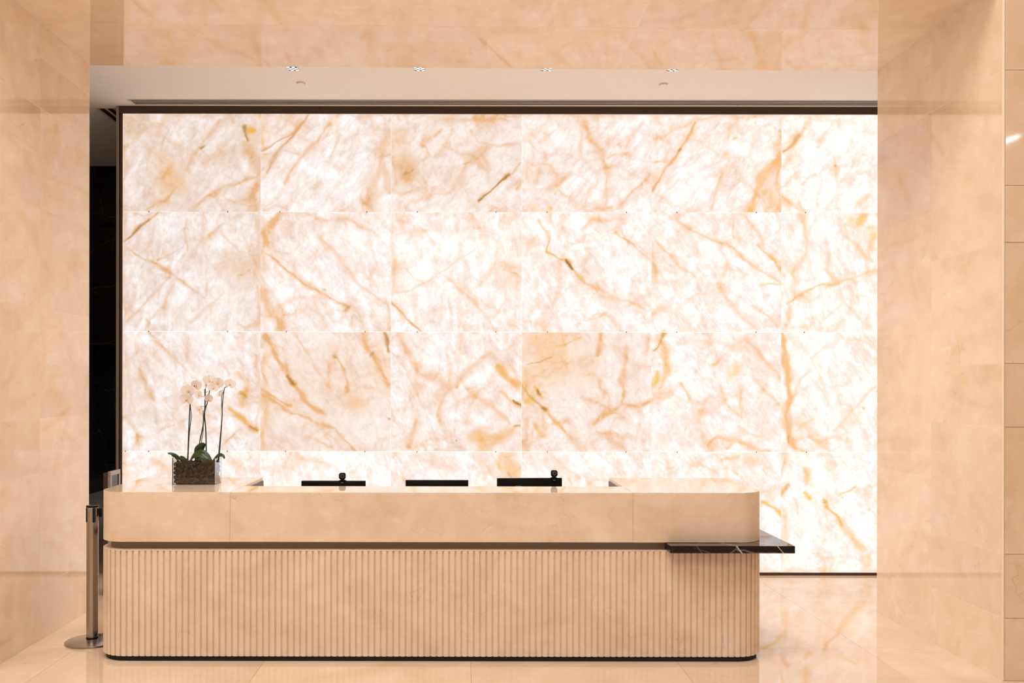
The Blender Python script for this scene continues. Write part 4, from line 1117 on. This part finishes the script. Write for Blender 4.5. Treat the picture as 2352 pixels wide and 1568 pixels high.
fl(ob, 500, 881, yb_, 27, 45, 8, 20)
fl(ob, 490, 892, yb_ - .01, 24, -10, 15)
fl(ob, 457, 908, yb_ - .01, 25, -38, 8, -15)
fl(ob, 479, 917, yb_ + .01, 22, 55, -5)
fl(ob, 457.5, 941, yb_, 20, -40, -25, 10)
fl(ob, 473, 884, yb_ + .01, 16, -50, 0)
for px, py in ((477, 907), (479.5, 909)):
    b2 = bpy.data.objects.new('bud', LIP)
    col.objects.link(b2)
    b2.parent = ob
    b2.matrix_parent_inverse = Matrix.Translation(-Vector(ob.location))
    b2.matrix_basis = Matrix.Translation(P3(px, py, yb_ + .01)) @ Matrix.Scale(.0035, 4)
leaf(ob, [P3(435, 1066, yb_ - .02), P3(447, 1048, yb_ - .04), P3(463, 1043, yb_ - .06), P3(476, 1052, yb_ - .07), P3(485, 1064, yb_ - .075)], .030, (.1, .55, .9))
leaf(ob, [P3(452, 1058, yb_ + .01), P3(455, 1040, yb_), P3(461, 1028, yb_ - .01), P3(471, 1018.5, yb_ - .015)], .030, (.75, .25, -.35))
leaf(ob, [P3(470, 1063, yb_ + .03), P3(466, 1056, yb_ + .05), P3(455, 1054, yb_ + .06)], .014, (0, .6, 1))
leaf(ob, [P3(472, 1066, yb_), P3(462, 1058, yb_ - .01), P3(452, 1058, yb_ - .02), P3(444, 1063, yb_ - .03)], .012, (0, .6, 1))
# right orchid
oc = orchid(500, yc, 'white orchid with one leaning stem at the right end of the planter')
stem(oc, [(500, 1062), (502.6, 1044.7), (507.4, 993), (510.3, 955), (510.5, 936), (515, 894.5), (521.7, 889), (526, 886)], [yc] * 8, .0040, .0018)
stem(oc, [(503, 1062), (508, 1000), (510, 955), (509, 915), (513, 900)], [yc + .012] * 5, .0020, .0018, 'stake', 'stake')
stem(oc, [(513, 897), (506, 899), (504, 903)], [yc] * 3, .0012, .0009, 'flower_stalk')
fl(oc, 528, 883, yc - .005, 24, 25, -8, 12)
fl(oc, 504.5, 906, yc, 18, -40, -20)
leaf(oc, [P3(486, 1066, yc), P3(494, 1054, yc - .02), P3(504, 1046, yc - .03), P3(512, 1047, yc - .04), P3(516, 1054, yc - .045)], .013, (0, .6, 1))
leaf(oc, [P3(492, 1066, yc + .02), P3(484, 1058, yc + .03), P3(476, 1056, yc + .04)], .012, (0, .6, 1))

# ------------------------------------------------------------------ queue post
qp = empty('queue_post', (-2.462, 6.13, 0))
tag(qp, 'brushed steel retractable-belt queue post beside the desk', 'stanchion')
lathe('base', [(0, 0), (.170, 0), (.172, .004), (.171, .011), (.165, .0145), (.10, .024), (.045, .030), (0, .031)], M['steel'], qp, n=64)
lathe('pole', [(0, .0315), (.0375, .0315), (.0375, .896), (0, .896)], M['steel'], qp, n=48)
lathe('collar', [(.0376, .0300), (.0395, .0300), (.0395, .036), (.0376, .038)], M['black'], qp, n=48)
lathe('cap', [(0, .8965), (.0385, .8965), (.040, .899), (.040, .904), (.037, .9075), (0, .9085)], M['black'], qp, n=48)
lathe('cap_disc', [(0, .9088), (.034, .9088), (.033, .9098), (0, .9102)], M['steel'], qp, n=48)
for k in range(4):
    a = R(45 + 90 * k) + R(-8)
    o = rounded('belt_slot', .020, .098, .008, .007, M['matte_black'], qp, (.0355 * math.cos(a), .0355 * math.sin(a), .846))
    o.rotation_euler = (0, 0, a + math.pi / 2)
cbox('belt_clip', (.052, .012, .858), (.020, .03, .058), M['black'], qp, .004, 2, 40, (0, R(-4), 0))
cbox('belt_tongue', (.0405, .012, .860), (.008, .022, .04), M['matte_black'], qp, .002)

# ------------------------------------------------------------------ speed gate post by the onyx edge
g = empty('gate_post', (-2.875, 7.60, 0))
tag(g, 'grey metal framed glass gate post at the left edge of the onyx', 'security gate')
GT = 1.005
for y in (-.105, .085):
    box('frame_post', -.012, .012, y, y + .026, 0, GT - .036, M['grey_metal'], g, .002)
box('frame_top', -.012, .012, -.105, .111, GT - .036, GT, M['grey_metal'], g, .003)
box('glass_panel', -.004, .004, -.079, .085, .02, GT - .037, M['lens'], g)
box('end_panel', -.050, -.0125, -.105, -.075, 0, GT - .012, M['bronze'], g, .003)
box('inner_bar', -.010, -.0045, -.04, .03, .02, GT - .10, M['grey_metal'], g, .002)

# ------------------------------------------------------------------ dim lamps of the passage
for y, lab in ((12.6, 'dim flat ceiling lamp in the dark passage, nearer one'), (15.8, 'dim flat ceiling lamp in the dark passage, farther one')):
    d = empty('passage_lamp', (-4.5, y, 2.35))
    tag(d, lab, 'ceiling light', 'flat lamps in the passage ceiling')
    box('lamp_body', -.32, .32, -.12, .12, -.02, -.0005, M['slot_bar'], d, .003)
    lo_ = area_light('passage_light', (0, 0, -.025), .6, .2, 7, (0.95, 0.95, 1.0))
    lo_.parent = d

# ------------------------------------------------------------------ small ceiling fittings
for x, lab in ((-1.358, 'square ceiling downlight farthest left, glimpsed past the soffit edge'),
               (-.356, 'second square ceiling downlight from the left behind the soffit edge'),
               (.653, 'third square ceiling downlight from the left behind the soffit edge'),
               (1.656, 'square ceiling downlight farthest right behind the soffit edge')):
    d = empty('downlight', (x, 7.318, ZC))
    tag(d, lab, 'downlight', 'square downlights in the recessed ceiling')
    box('housing', -.045, .045, -.045, .045, -.006, -.0005, M['slot_bar'], d, .001)
    for i in range(4):
        for j in range(4):
            cx, cy = -.03 + .02 * i, -.03 + .02 * j
            box('lens_cell', cx - .009, cx + .009, cy - .009, cy + .009, -.0085, -.0061, M['lamp_glow'] if (i + j) % 2 == 0 else M['matte_black'], d)
    l = bpy.data.lights.new('downlight_lamp', 'SPOT')
    l.energy = 36
    l.spot_size = R(130)
    l.spot_blend = 0.8
    l.shadow_soft_size = 0.04
    l.color = (1.0, 0.94, 0.88)
    lo_ = bpy.data.objects.new('downlight_lamp', l)
    lo_.location = (0, 0, -.03)
    lo_.parent = d
    col.objects.link(lo_)
for x, y, lab in ((-1.357, 7.68, 'small round sprinkler cover plate in the ceiling, left one'),
                  (1.66, 7.70, 'small round sprinkler cover plate in the ceiling, right one')):
    s = empty('sprinkler_cover', (x, y, ZC))
    tag(s, lab, 'sprinkler', 'round cover plates in the recessed ceiling')
    lathe('ring', [(.030, -.0004), (.038, -.0004), (.038, -.005), (.035, -.008), (.030, -.004)], M['slot_bar'], s, n=36)
    lathe('plate', [(0, -.0004), (.0295, -.0004), (.0295, -.010), (.026, -.012), (0, -.012)], M['paint'], s, n=36)
